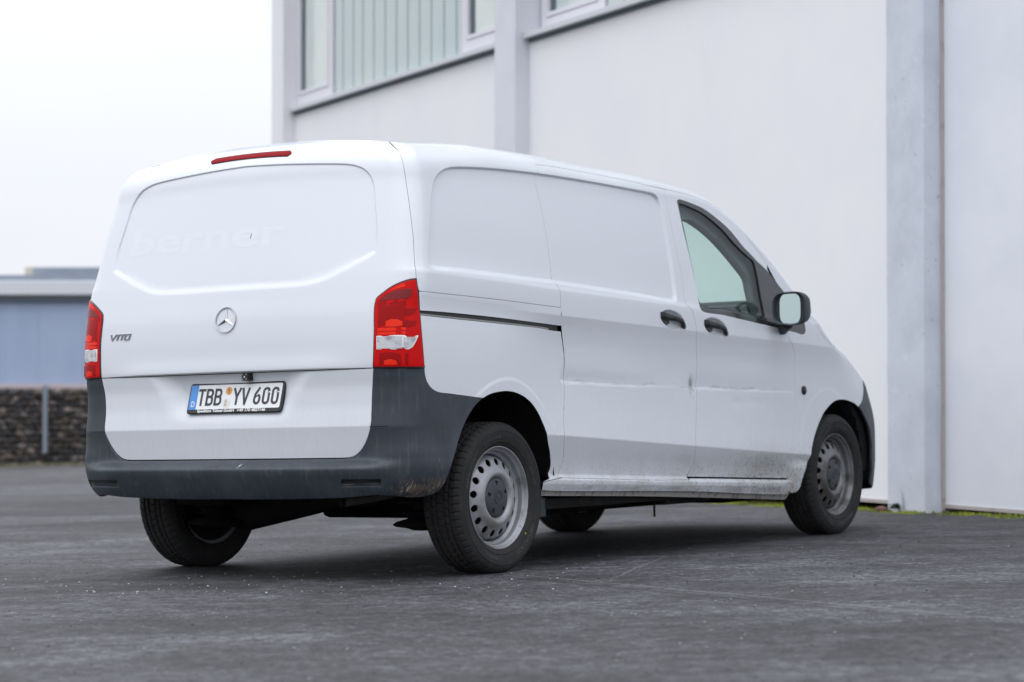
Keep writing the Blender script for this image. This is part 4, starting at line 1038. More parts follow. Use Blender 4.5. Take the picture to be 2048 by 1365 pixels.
    for s_, r_, a0, sz, sx_ in (('YOKOHAMA', .2645, -48, .028, 1.15), ('YOKOHAMA', .2645, 150, .028, 1.15), ('BluEarth-Van', .2620, 105, .019, 1.3), ('195/65R16C', .2640, 250, .017, 1.2), ('RADIAL TUBELESS', .2560, 20, .009, 1.2)):
        V, F = text_geo(s_, sz, .0004, sx_); a = math.radians(a0)-V[:, 0]/r_*(-1); rr = r_-V[:, 1]*0+V[:, 1]
        # read clockwise seen from outside
        ang = math.radians(a0)+V[:, 0]/r_
        P3 = np.stack([rr*np.cos(ang), np.interp(rr, [.246, .258, .272, .286], [.0075, .0035, .0010, .0008])-.0009, rr*np.sin(ang)], 1)
        mb.add(P3, F)
    mb.build('sidewall_lettering', M_['tyretext'], wheel)['kind'] = 'stuff'
    mb = MB(); a = math.radians(-43); mb.add([(.2395*math.cos(a)+.0042*math.cos(t), .0058, .2395*math.sin(a)+.0042*math.sin(t)) for t in np.linspace(0, 2*math.pi, 13)[:-1]], [tuple(range(12))]); mb.build('yellow_dot', mat('yellow_paint_dot', (.55, .50, .06), .6), wheel)
    return wheel
def star(mb, T, R_, w, hub, h, rot=0., ring=None, seg=48):
    """three pointed star with ridged arms in its ring; T(x, y, height) gives the 3-D point"""
    V = []; F = []
    for k in range(3):
        a = math.pi/2+rot+k*2*math.pi/3; l, r_ = a-math.pi/3, a+math.pi/3
        tip = (R_*math.cos(a), R_*math.sin(a)); q1 = (hub*math.cos(l), hub*math.sin(l)); q2 = (hub*math.cos(r_), hub*math.sin(r_))
        o = len(V); V += [T(tip[0], tip[1], h*.35), T(q1[0], q1[1], 0), T(0, 0, h), T(q2[0], q2[1], 0)]
        F += [(o, o+2, o+1), (o, o+3, o+2)]
    mb.add(V, F)
    rw = ring or w; prof = [(R_-rw*.5, 0), (R_-rw*.2, h*.8), (R_+rw*.25, h*.9), (R_+rw*.5, 0)]
    V = [T(r_*math.cos(2*math.pi*k/seg), r_*math.sin(2*math.pi*k/seg), z_) for k in range(seg) for r_, z_ in prof]
    F = [(k*4+i, ((k+1) % seg)*4+i, ((k+1) % seg)*4+i+1, k*4+i+1) for k in range(seg) for i in range(3)]
    mb.add(V, F); return mb
w0 = wheel_parts()
def place_wheel(root, x, y, rz, spin):
    root.parent = van; root.location = (x, y, .3245); root.rotation_euler = (0, 0, rz)
    for c_ in root.children:
        if c_.name.split('.')[0] != 'tyre': c_.rotation_euler = (0, math.radians(spin), 0)
place_wheel(w0, 0, -.925, 0, 0)
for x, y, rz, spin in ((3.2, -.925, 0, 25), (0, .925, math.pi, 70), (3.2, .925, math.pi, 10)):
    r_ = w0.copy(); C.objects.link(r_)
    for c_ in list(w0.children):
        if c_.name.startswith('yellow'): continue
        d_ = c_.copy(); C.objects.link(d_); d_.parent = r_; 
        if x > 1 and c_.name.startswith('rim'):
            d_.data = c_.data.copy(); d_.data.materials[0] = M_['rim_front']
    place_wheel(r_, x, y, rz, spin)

# ------------------------------------------------------------------ door handles, side lamp, mirror
for s in (1, -1):
    for i, (k, d_) in enumerate((('handle1', sd[0 if s > 0 else 1]), ('handle2', fd[0 if s > 0 else 1]))):
        hx, hz = TR[k][0]
        mb = MB()
        us = np.linspace(-.115, .118, 30); V = []; F = []
        for u in us:
            zc = hz-.12*u+.007-.010*sstep(.03, .115, np.array(u))-.0
            hh = np.interp(u, [-.115, -.105, -.03, .045, .09, .112, .118], [.014, .0185, .0170, .0145, .019, .014, .007])
            if u > .065: zc = zc-.012*float(sstep(.065, .105, np.array(u)))
            top = -np.interp(u, [-.115, -.09, 0, .08, .118], [.006, .018, .024, .018, .004]); 
            base = .004 if (u < -.03 or u > .07) else -.004
            for dz, o_ in ((-hh, base), (-hh, top*.55), (-hh*.5, top*.95), (hh*.4, top), (hh*.9, top*.6), (hh, base)):
                V.append(P(np.array([(hx+u)*s]), np.array([zc+dz]), o_)[0])
        n_ = len(us)
        F = [(a*6+b, (a+1)*6+b, (a+1)*6+(b+1) % 6, a*6+(b+1) % 6) for a in range(n_-1) for b in range(6)]+[tuple(range(6)), tuple(range((n_-1)*6, n_*6))]
        mb.add(V, F); mb.build('door_handle', M_['black'], d_, smooth=50)
        mb = MB()   # lock housing under the rear end
        q = [(-.103, -.002), (-.035, -.008), (-.030, -.022), (-.048, -.031), (-.097, -.018)]
        V = [P(np.array([(hx+a)*s]), np.array([hz+b-.12*a]), o_)[0] for o_ in (.002, .012) for a, b in q]
        mb.add(V, [(0, 1, 2, 3, 4)]+[(i, (i+1) % 5, 5+(i+1) % 5, 5+i) for i in range(5)]); mb.build('lock_housing', M_['black'], d_)
    lx, lz = TR['lamp'][0]; mb = MB(); V = []; F = []
    for j, (r_, o_) in enumerate(((.024, .002), (.024, -.006), (.020, -.010), (.010, -.0125), (.001, -.013))):
        for k in range(18): V.append(P(np.array([(lx+r_*math.cos(k*math.pi/9))*s]), np.array([lz+r_*math.sin(k*math.pi/9)]), o_)[0])
    F = [(j*18+k, j*18+(k+1) % 18, (j+1)*18+(k+1) % 18, (j+1)*18+k) for j in range(4) for k in range(18)]
    mb.add(V, F); mb.build('side_indicator', M_['black'], fn_[0 if s > 0 else 1], smooth=40)

def mirror(s):
    root = MB(); cx, cy, cz = 2.425, -1.070, 1.198
    # housing: rounded shell, open towards the rear
    V = []; F = []; ny, nx = 40, 10
    def ol(a, k):
        c_, s_ = math.cos(a), math.sin(a); e = .62
        y_ = (abs(c_)**e)*math.copysign(1, c_)*.086; z_ = (abs(s_)**e)*math.copysign(1, s_)*.087
        z_ -= .004*(y_/.09); 
        if y_ > 0 and z_ < 0: z_ *= .94
        return y_*k, z_*k
    xs = [(-.030, .90), (-.038, .97), (-.032, 1.0), (-.01, 1.0), (.02, .97), (.045, .90), (.062, .78), (.075, .55), (.081, .28), (.083, .02)]
    for x_, k in xs:
        for i in range(ny):
            y_, z_ = ol(2*math.pi*i/ny, k); V.append((cx+x_-.22*y_, (cy+y_), cz+z_))
    for j in range(len(xs)-1):
        for i in range(ny): F.append((j*ny+i, j*ny+(i+1) % ny, (j+1)*ny+(i+1) % ny, (j+1)*ny+i))
    root.add(V, F)
    V = [];
    for x_, k in ((-.030, .90), (-.012, .86)):
        for i in range(ny): y_, z_ = ol(2*math.pi*i/ny, k); V.append((cx+x_-.22*y_, cy+y_, cz+z_))
    root.add(V, [(i, (i+1) % ny, ny+(i+1) % ny, ny+i) for i in range(ny)]+[tuple(range(ny, 2*ny))])
    # foot to the door
    tube(root, [(cx+.045, cy+.05, cz-.075), (cx+.09, -.97, cz-.100), (2.56, -.93, 1.098)], [.030, .028, .03], 10)
    f = (lambda m: m) if s > 0 else None
    if s < 0:
        for q in root.v: q[:, 1] *= -1
    h = root.build('wing_mirror', M_['plastic'], van, smooth=45)
    mb = MB(); V = []
    for i in range(32):
        a = 2*math.pi*i/32; c_, s_ = math.cos(a), math.sin(a); e = .55
        y_ = (abs(c_)**e)*math.copysign(1, c_)*.052-.002; z_ = (abs(s_)**e)*math.copysign(1, s_)*.078
        V.append((cx-.022-.29*y_+.02*z_, s*(cy+y_), cz+z_))
    mb.add(V, [tuple(range(32))]); mb.build('mirror_glass', M_['mirror'], h)
mirror(1); mirror(-1)

# ------------------------------------------------------------------ tailgate furniture
def bl(sgn_pts): return sgn_pts
bz = lambda u: 1.873-.028*(u/.26)**2*.6
top_ = [(u, 1.8735-.012*(u/.25)**2) for u in np.linspace(-.245, .245, 30)]
def thirdlamp(k0, k1):
    o = []
    for u in np.linspace(-.246, .246, 36):
        e = math.sqrt(max(0., 1-max(0, (abs(u)-.232)/.0145)**2)); o.append((u, .0165*e))
    up = [(u, ZC(u)+h*k1) for u, h in o]; dn = [(u, ZC(u)-h*k0) for u, h in o][::-1]
    return up+dn
bt = np.array(TR['brakelight']); c0 = (bt[bt[:, 0] > .0][:, 1].mean()+bt[bt[:, 0] < 0][:, 1].mean())/2
print('BRAKE', bt.tolist(), c0)
ZC = lambda u: c0-.010*((u)/.25)**2
mb = MB(); panel(mb, thirdlamp(1.25, 1.25), extra=None, off=-.003, gap=0, skirt=.008, grid=.03)
tb = mb.build('third_brake_light', M_['rim_red'], tg)
mb = MB(); panel(mb, thirdlamp(.9, .9), extra=None, off=-.006, gap=0, skirt=.003, grid=.03); mb.build('lens', M_['third'], van).parent = van
bpy.data.objects['lens'].name = 'brake_light_lens'

def sp(u, t, h, extra=PX):
    return P(np.array([u]), np.array([t]), -h, extra)[0]
mb = MB(); star(mb, lambda x, y, h: sp(x-.001, y+1.1115, h+.0015), .053, .0055, .0085, .006, ring=.0055); mb.build('star_badge', M_['chrome'], tg)
# model lettering, drawn with strokes
def stroke(mb, pl, w, T, h=.003):
    pl = np.array(pl, float); pl = pl[np.concatenate([[True], np.hypot(*np.diff(pl, axis=0).T) > 1e-6])]; d = np.gradient(pl, axis=0); 
    A = np.diff(pl, axis=0); A /= np.hypot(*A.T)[:, None]; nrm = np.stack([-A[:, 1], A[:, 0]], 1)
    m = np.vstack([nrm[:1], (nrm[:-1]+nrm[1:]), nrm[-1:]]); m /= np.maximum((m*m).sum(1), .5)[:, None]**.5
    for i in range(1, len(m)-1): m[i] /= max(.6, abs(m[i]@nrm[i]))
    L_ = pl+m*w/2; R_ = pl-m*w/2; n = len(pl)
    V = [T(p[0], p[1], h) for p in L_]+[T(p[0], p[1], h) for p in R_]+[T(p[0], p[1], 0) for p in L_]+[T(p[0], p[1], 0) for p in R_]
    F = []
    for i in range(n-1): F += [(i, n+i, n+i+1, i+1), (2*n+i, i, i+1, 2*n+i+1), (n+i, 3*n+i, 3*n+i+1, n+i+1)]
    F += [(0, 2*n, 3*n, n), (n-1, 2*n-1, 4*n-1, 3*n-1)]
    mb.add(V, F)
mb = MB(); b0, b1 = TR['badge'][0][0], TR['badge'][1][0]; zb = 1.061
def TB(x, y, h): return sp(b0+(x+.12*y)*(b1-b0)/5.0*1.0, zb+y*.0135, h+.001)
for pl in ([(0, .95), (.55, -.95), (1.35, .95)], [(1.35, .95), (1.25, -.95)][:0] or [(1.9, .95), (1.75, -.95)], [(1.35, .85), (2.6, .85)], [(2.75, -.95), (2.95, .85), (3.6, .85)],
           [(3.55, -.80), (3.7, .80), (4.8, .85), (4.65, -.85), (3.55, -.85)]):
    stroke(mb, pl, .32, TB, .003)
mb.build('model_lettering', M_['badge'], tg)
# old sign writing, only a ghost of it left on the paint
V, F = text_geo('berner', .165, .004, 1.22)
xs = V[:, 0]; V[:, 0] = (xs-xs.min())/(xs.max()-xs.min())
g0, g1 = TR['text'][0][0], TR['text'][2][0]
mb = MB(); uu = g0+V[:, 0]*(g1-g0); tt = 1.478+V[:, 1]
mb.add(P(uu, tt, -.0003, PX), F, ptn(np.stack([uu, tt], 1), 0, PX)[1]); mb.build('ghost_lettering', M_['ghost'], tg)
mu, mt = TR['mark'][0]; mb = MB(); panel(mb, [(mu-.003, mt-.010), (mu+.001, mt-.010), (mu+.003, mt+.010), (mu, mt+.011)], off=-.0006, gap=0, skirt=0); mb.build('paint_chip', M_['ink'], tg)

# number plate in its frame
pl_root = MB()
pc_ = np.array(TR['plate'][4]); PXc = -.036+.0  # plate centre found from its corners
uc = 0.0305; zc = .7815; tilt = math.radians(16)
base = P(np.array([uc]), np.array([zc]), 0, PX)[0]
def TP(x, y, h=0.):      # plate coordinates: x to the right seen from behind, y up, h towards the viewer
    bend = 0
    return (base[0]-.014-h*math.cos(tilt)+y*math.sin(tilt)*1.0, base[1]-x, base[2]+y*math.cos(tilt)-h*math.sin(tilt)*0)
def tpv(V, h=0.): return [TP(x, y, h) for x, y in V]
def rrect(x0, x1, y0, y1, r, n=5):
    o = []
    for cx, cy, a0 in ((x1-r, y1-r, 0), (x0+r, y1-r, 90), (x0+r, y0+r, 180), (x1-r, y0+r, 270)):
        for k in range(n+1): a = math.radians(a0+90*k/n); o.append((cx+r*math.cos(a), cy+r*math.sin(a)))
    return o
mb = MB(); ou = rrect(-.2665, .2665, -.0735, .0640, .014); o2 = rrect(-.2610, .2610, -.0690, .0600, .010); n_ = len(ou)
mb.add(tpv(ou, -.022)+tpv(ou, .003)+tpv(o2, .006), [(i, (i+1) % n_, n_+(i+1) % n_, n_+i) for i in range(n_)]+[(n_+i, n_+(i+1) % n_, 2*n_+(i+1) % n_, 2*n_+i) for i in range(n_)]+[tuple(range(2*n_, 3*n_))])
plate = mb.build('number_plate', M_['black'], van)
def flat(name, V, F, h, m): 
    mb = MB(); mb.add(tpv(V, h), F); return mb.build(name, m, plate)
w_ = rrect(-.2575, .2575, -.0530, .0555, .008); flat('plate_face', w_, [tuple(range(len(w_)))], .0064, M_['plate_w'])
b_ = [(-.2575, -.0505), (-.2550, -.0530), (-.2150, -.0530), (-.2150, .0555), (-.2500, .0555), (-.2575, .048)]; flat('country_strip', b_, [tuple(range(6))], .0068, M_['plate_b'])
V, F = text_geo('D', .036, .0006, .8); flat('country_letter', V+[-.2355, -.030], F, .0072, M_['white_ink'])
mb = MB()
for k in range(12):
    a = k*math.pi/6; mb.add(tpv([(-.2350+.0125*math.cos(a)+.0016*math.cos(t), .020+.0125*math.sin(a)+.0016*math.sin(t)) for t in np.linspace(0, 2*math.pi, 6)[:-1]], .0072), [(0, 1, 2, 3, 4)])
mb.build('star_ring', mat('faded_stars', (.12, .30, .60), .5), plate)
GW = .0112
def arc(cx, cy, r, a0, a1, n=6, ry=None): return [(cx+r*math.cos(math.radians(a0+(a1-a0)*k/n)), cy+(ry or r)*math.sin(math.radians(a0+(a1-a0)*k/n))) for k in range(n+1)]
def glyph(ch, x0, W_=.040, H=.076):
    t = GW/2; l, r_, b, tp = x0+t, x0+W_-t, -H/2+t, H/2-t; m = (l+r_)/2; R_ = .013
    if ch == 'T': return [[(x0, tp), (x0+W_, tp)], [(m, tp), (m, b-t)]]
    if ch == 'B': return [[(l, b), (l, tp)], [(l-t, tp)]+arc(r_-R_-.001, tp-R_, R_, 90, 0)+[(r_-.001, .013), (r_-.006, .002), (r_, -.009)]+arc(r_-R_, b+R_, R_, 0, -90)+[(l-t, b)], [(l, .002), (r_-.006, .002)]]
    if ch == 'Y': return [[(x0+.003, H/2), (m, -.002)], [(x0+W_-.003, H/2), (m, -.002)], [(m, .003), (m, b-t)]]
    if ch == 'V': return [[(x0+.003, H/2), (m, b-t*.2)], [(x0+W_-.003, H/2), (m, b-t*.2)], [(m-.004, b-t*.4), (m+.004, b-t*.4)]]
    if ch == '0': return [arc(r_-R_, tp-R_, R_, 0, 90)+arc(l+R_, tp-R_, R_, 90, 180)+arc(l+R_, b+R_, R_, 180, 270)+arc(r_-R_, b+R_, R_, 270, 360)+[(r_, tp-R_-.006)], [(r_-.0085, tp-.020), (r_+.003, tp-.0095)]][:1]
    if ch == '6': return [[(r_-.004, tp+t*.9), (l+.004, .008)]+arc(l+R_, b+R_+.004, R_, 180, 270, 6, R_+.004)+arc(r_-R_, b+R_+.004, R_, 270, 360, 6, R_+.004)+arc(r_-R_, .004-R_, R_, 0, 90)+[(l+R_+.004, .004), (l+.004, -.003)]]
for s_, x0, W_ in (('T', -.211, .0415), ('B', -.1645, .0420), ('B', -.1165, .0420), ('Y', -.0110, .0430), ('V', .0375, .0425), ('6', .1050, .0400), ('0', .1545, .0405), ('0', .2045, .0405)):
    mb = MB()
    for q in glyph(s_, x0, W_): stroke(mb, q, GW, lambda x, y, h: TP(x, y+.0010, .0062+h), .0014)
    if s_ == '0': stroke(mb, [(x0+W_-.0165, .0135), (x0+W_-.0045, .0235)], .0016, lambda x, y, h: TP(x, y, .0077+h), .0002)
    mb.build('plate_character', M_['ink'], plate)
disc = lambda cx, cy, r: [(cx+r*math.cos(a), cy+r*math.sin(a)) for a in np.linspace(0, 2*math.pi, 29)[:-1]]
flat('inspection_sticker', disc(-.0385, .0270, .0180), [tuple(range(28))], .0072, M_['seal_o']); flat('registration_seal', disc(-.0445, -.0265, .0225), [tuple(range(28))], .0072, M_['seal_w'])
mb = MB(); 
for y_ in (-.016, -.022, -.028, -.034, -.039): mb.add(tpv([(-.053, y_), (-.041, y_), (-.041, y_+.003), (-.053, y_+.003)], .0078), [(0, 1, 2, 3)])
mb.add(tpv([(-.0535, -.040), (-.0525, -.040), (-.0525, -.012), (-.0535, -.012)], .0078), [(0, 1, 2, 3)]); mb.build('seal_crest', M_['gold'], plate)
V, F = text_geo('8', .020, .0005, 1.); flat('sticker_print', V+[-.038, .027], F, .0077, mat('sticker_print_ink', (.35, .10, .04), .5))
V, F = text_geo('Spedition Yüksel GmbH', .0165, .0006, 1.0); V = V*[.210/np.ptp(V[:, 0]), 1]; flat('frame_lettering', V+[-.098, -.0605], F, .0064, M_['white_ink'])
V, F = text_geo('+49 170 4827146', .0165, .0006, 1.0); V = V*[.158/np.ptp(V[:, 0]), 1]; flat('frame_lettering', V+[.103, -.0605], F, .0064, M_['white_ink'])
# reversing camera
cu, cz_ = TR['camera'][0]; p = P(np.array([cu]), np.array([.862]), 0, PX)[0]; mb = MB(); box(mb, p[0]-.032, p[0]+.012, p[1]-.019, p[1]+.019, .848, .881, bev=.002)
cm_ = mb.build('reversing_camera', M_['black'], van)
mb = MB()
for dy in (-.010, .010):
    for dz in (-.010, .010): mb.add([(p[0]-.0325, p[1]+.002+dy+a, .8645+dz+b) for a, b in ((-.002, -.002), (.002, -.002), (.002, .002), (-.002, .002))], [(0, 1, 2, 3)])
mb.add([(p[0]-.0325, p[1]+.002+.004*math.cos(a), .8645+.004*math.sin(a)) for a in np.linspace(0, 2*math.pi, 13)[:-1]], [tuple(range(12))])
mb.build('camera_led', M_['white_ink'], cm_)
# ------------------------------------------------------------------ ground
OV = np.array((-0.79350538, 10.53726, -0.15005455)); GN = (-0.02096717, 0.01263843, 0.99970028)
def gz(x, y):
    x = np.asarray(x, float); y = np.asarray(y, float); dx, dy = x-OV[0], y-OV[1]; r = np.hypot(dx, dy)+1e-9
    k = np.where(r > 40, (40+25*(1-np.exp(-(r-40)/25)))/r, 1.)
    return OV[2]-(GN[0]*dx*k+GN[1]*dy*k)/GN[2]
ax = np.unique(np.concatenate([np.linspace(-12, 12, 61), np.sign(np.linspace(-1, 1, 81))*12*(60**np.abs(np.linspace(-1, 1, 81)))]))
X, Y = np.meshgrid(ax, ax+14, indexing='ij'); Zg = gz(X, Y)
n_ = len(ax); mb = MB()
mb.add(np.stack([X, Y, Zg], -1).reshape(-1, 3), [(i*n_+j, (i+1)*n_+j, (i+1)*n_+j+1, i*n_+j+1) for i in range(n_-1) for j in range(n_-1)])
def asphalt():
    m = bpy.data.materials.new('worn_asphalt'); m.use_nodes = True; t = m.node_tree; b = t.nodes['Principled BSDF']; L = t.links.new; n = t.nodes.new
    tc = n('ShaderNodeTexCoord')
    def nz(scale, st, lo, hi, det=8, rough=.6, rot=0., kind='N', loc=(0, 0, 0)):
        mp = n('ShaderNodeMapping'); mp.inputs['Scale'].default_value = st; mp.inputs['Rotation'].default_value = (0, 0, rot); mp.inputs['Location'].default_value = loc; L(tc.outputs['Object'], mp.inputs[0])
        if kind == 'N':
            z = n('ShaderNodeTexNoise'); z.inputs['Scale'].default_value = scale; z.inputs['Detail'].default_value = det; z.inputs['Roughness'].default_value = rough; o = z.outputs['Fac']
        else: z = n('ShaderNodeTexVoronoi'); z.inputs['Scale'].default_value = scale; o = z.outputs['Distance']
        L(mp.outputs[0], z.inputs['Vector'])
        r = n('ShaderNodeMapRange'); r.interpolation_type = 'SMOOTHSTEP'; r.inputs['From Min'].default_value = lo; r.inputs['From Max'].default_value = hi; L(o, r.inputs['Value']); return r.outputs[0], z
    def bl(base, colr, fac, k=1.):
        if k != 1:
            q = n('ShaderNodeMath'); q.operation = 'MULTIPLY'; L(fac, q.inputs[0]); q.inputs[1].default_value = k; fac = q.outputs[0]
        mx = n('ShaderNodeMix'); mx.data_type = 'RGBA'; L(fac, mx.inputs[0])
        if isinstance(base, tuple): mx.inputs[6].default_value = (*base, 1)
        else: L(base, mx.inputs[6])
        mx.inputs[7].default_value = (*colr, 1); return mx.outputs[2]
    c = bl((.066, .0675, .076), (.108, .110, .123), nz(.45, (1, 1, 1), .3, .7)[0])
    c = bl(c, (.145, .147, .163), nz(.8, (.45, 1, 1), .47, .70, rot=.15)[0], .6)
    c = bl(c, (.022, .022, .025), nz(1.1, (.3, 1, 1), .50, .68, rot=-.12, loc=(3, 7, 0))[0], .55)
    c = bl(c, (.018, .018, .020), nz(2.3, (.35, 1, 1), .56, .70, rot=.4)[0], .60)
    c = bl(c, (.165, .162, .168), nz(5, (.8, 1, 1), .54, .72)[0], .30)
    c = bl(c, (.022, .022, .025), nz(9, (.8, 1, 1), .50, .68, 5)[0], .55)
    c = bl(c, (.010, .010, .012), nz(26, (1, 1, 1), .48, .60, 6, .85)[0], .85)
    c = bl(c, (.24, .24, .25), nz(30, (1, 1, 1), .52, .66, 6, .85, loc=(5, 2, 1))[0], .75)
    c = bl(c, (.012, .012, .013), nz(60, (1, 1, 1), .48, .60, 4, .7)[0], .6)
    c = bl(c, (.36, .36, .37), nz(85, (1, 1, 1), .62, .70, 3, .7)[0], .7)
    v1, vz = nz(24, (1, 1, 1), .13, .06, kind='V'); c = bl(c, (.45, .45, .45), v1, .3)
    for sc_, st_, lo_, hi_, a_, b_, lc_ in ((.55, (.6, 1, 1), .34, .66, .66, 1.26, (1, 0, 0)), (2.0, (.7, 1, 1), .34, .66, .72, 1.24, (0, 4, 0)), (6.5, (.85, 1, 1), .34, .66, .78, 1.20, (7, 0, 0)), (20, (1, 1, 1), .36, .64, .76, 1.26, (2, 2, 0))):
        f_ = nz(sc_, st_, lo_, hi_, 4, .55, loc=lc_)[0]
        r_ = n('ShaderNodeMapRange'); r_.inputs['To Min'].default_value = a_; r_.inputs['To Max'].default_value = b_; L(f_, r_.inputs['Value'])
        vs_ = n('ShaderNodeVectorMath'); vs_.operation = 'SCALE'; L(c, vs_.inputs[0]); L(r_.outputs[0], vs_.inputs['Scale']); c = vs_.outputs[0]
    vs_ = n('ShaderNodeVectorMath'); vs_.operation = 'SCALE'; L(c, vs_.inputs[0]); vs_.inputs['Scale'].default_value = .76; c = vs_.outputs[0]
    # trowel joints: straight pale seams with a dark edge
    sp_ = n('ShaderNodeSeparateXYZ'); L(tc.outputs['Object'], sp_.inputs[0])
    wob = nz(2.2, (1, 1, 1), .2, .8)[1]; wob2 = nz(14, (1, 1, 1), .2, .8)[1]
    for (x0, y0), (x1, y1), w_, col, k in SEAMS:
        dx, dy = x1-x0, y1-y0; l = math.hypot(dx, dy); nx, ny = -dy/l, dx/l
        def lin(a, b_, c_):
            q1 = n('ShaderNodeMath'); q1.operation = 'MULTIPLY'; L(sp_.outputs['X'], q1.inputs[0]); q1.inputs[1].default_value = a
            q2 = n('ShaderNodeMath'); q2.operation = 'MULTIPLY_ADD'; L(sp_.outputs['Y'], q2.inputs[0]); q2.inputs[1].default_value = b_; L(q1.outputs[0], q2.inputs[2])
            q3 = n('ShaderNodeMath'); q3.operation = 'ADD'; L(q2.outputs[0], q3.inputs[0]); q3.inputs[1].default_value = c_; return q3.outputs[0]
        d_ = lin(nx, ny, -(nx*x0+ny*y0)); s_ = lin(dx/l, dy/l, -(dx*x0+dy*y0)/l)
        w1 = n('ShaderNodeMath'); w1.operation = 'MULTIPLY_ADD'; L(wob.outputs['Fac'], w1.inputs[0]); w1.inputs[1].default_value = .06; L(d_, w1.inputs[2])
        w2 = n('ShaderNodeMath'); w2.operation = 'MULTIPLY_ADD'; L(wob2.outputs['Fac'], w2.inputs[0]); w2.inputs[1].default_value = .025; L(w1.outputs[0], w2.inputs[2])
        w3 = n('ShaderNodeMath'); w3.operation = 'SUBTRACT'; L(w2.outputs[0], w3.inputs[0]); w3.inputs[1].default_value = .0425
        ab = n('ShaderNodeMath'); ab.operation = 'ABSOLUTE'; L(w3.outputs[0], ab.inputs[0])
        r = n('ShaderNodeMapRange'); r.interpolation_type = 'SMOOTHSTEP'; r.inputs['From Min'].default_value = w_; r.inputs['From Max'].default_value = w_*.2; L(ab.outputs[0], r.inputs['Value'])
        e1 = n('ShaderNodeMapRange'); e1.interpolation_type = 'SMOOTHSTEP'; e1.inputs['From Min'].default_value = -.2; e1.inputs['From Max'].default_value = .3; L(s_, e1.inputs['Value'])
        e2 = n('ShaderNodeMapRange'); e2.interpolation_type = 'SMOOTHSTEP'; e2.inputs['From Min'].default_value = l+.3; e2.inputs['From Max'].default_value = l-.3; L(s_, e2.inputs['Value'])
        q = n('ShaderNodeMath'); q.operation = 'MULTIPLY'; L(r.outputs[0], q.inputs[0]); L(e1.outputs[0], q.inputs[1])
        q_ = n('ShaderNodeMath'); q_.operation = 'MULTIPLY'; L(q.outputs[0], q_.inputs[0]); L(e2.outputs[0], q_.inputs[1])
        c = bl(c, col, q_.outputs[0], k)
    L(c, b.inputs['Base Color']); b.inputs['Roughness'].default_value = .72; b.inputs['Specular IOR Level'].default_value = .42
    z1 = nz(110, (1, 1, 1), 0, 1, 4)[1]; z2 = nz(5, (1, 1, 1), 0, 1)[1]
    bp = n('ShaderNodeBump'); bp.inputs['Strength'].default_value = .75; bp.inputs['Distance'].default_value = .006; L(z1.outputs['Fac'], bp.inputs['Height'])
    bq = n('ShaderNodeBump'); bq.inputs['Strength'].default_value = .35; bq.inputs['Distance'].default_value = .03; L(z2.outputs['Fac'], bq.inputs['Height']); L(bp.outputs[0], bq.inputs['Normal'])
    L(bq.outputs[0], b.inputs['Normal']); return m
SEAMS = [((.05, 9.85), (1.80, 6.9), .014, (.17, .17, .178), .5), ((-.02, 9.75), (1.68, 6.85), .035, (.014, .014, .016), .55), ((.40, 9.50), (.70, 10.9), .008, (.17, .17, .175), .65),
        ((1.5, 12.0), (3.2, 10.3), .010, (.17, .17, .175), .5), ((-6, 13.6), (-1.9, 11.9), .012, (.16, .16, .165), .5), ((-1.6, 8.7), (-.2, 8.45), .010, (.2, .2, .2), .4)]
g_ = mb.build('asphalt_yard', asphalt(), smooth=True); tag(g_, kind='structure')
rng_ = random.Random(4)
def ico(r, squash=1., seed=0, sub=1, jit=.25):
    bm = bmesh.new(); bmesh.ops.create_icosphere(bm, subdivisions=sub, radius=r); rd = random.Random(seed)
    for v_ in bm.verts: v_.co *= 1+rd.uniform(-jit, jit); v_.co.z *= squash
    bm.verts.index_update(); V = np.array([v_.co[:] for v_ in bm.verts]); F = [tuple(v_.index for v_ in f.verts) for f in bm.faces]; bm.free(); return V, F
protos = [ico(1, .6, k) for k in range(5)]
def grit(name, cnt, lo, hi, m, seed, area_=(-3.2, 4.0, 5.2, 13.5)):
    rd = random.Random(seed); mb = MB()
    for k in range(cnt):
        y = area_[2]+(area_[3]-area_[2])*rd.random(); x = (area_[0]+(area_[1]-area_[0])*rd.random())*y/9.
        r = lo+(hi-lo)*rd.random()**3; V, F = protos[k % 5]; a = rd.random()*6.28; c_, s_ = math.cos(a), math.sin(a)
        V2 = V @ np.array([[c_, s_, 0], [-s_, c_, 0], [0, 0, 1]])*r; mb.add(V2+[x, y, float(gz(x, y))+r*.25], F)
    return mb.build(name, m)
tag(grit('pale_grit', 480, .0014, .0040, mat('pale_quartz', (.36, .36, .36), .6), 1), kind='stuff')
tag(grit('dark_grit', 500, .002, .005, mat('basalt_grit', (.03, .03, .032), .8), 2), kind='stuff')
tag(grit('wheel_grit', 120, .002, .006, mat('pale_grit_by_wheel', (.42, .42, .42), .6), 3, (-2.2, .3, 9.0, 10.4)), kind='stuff')

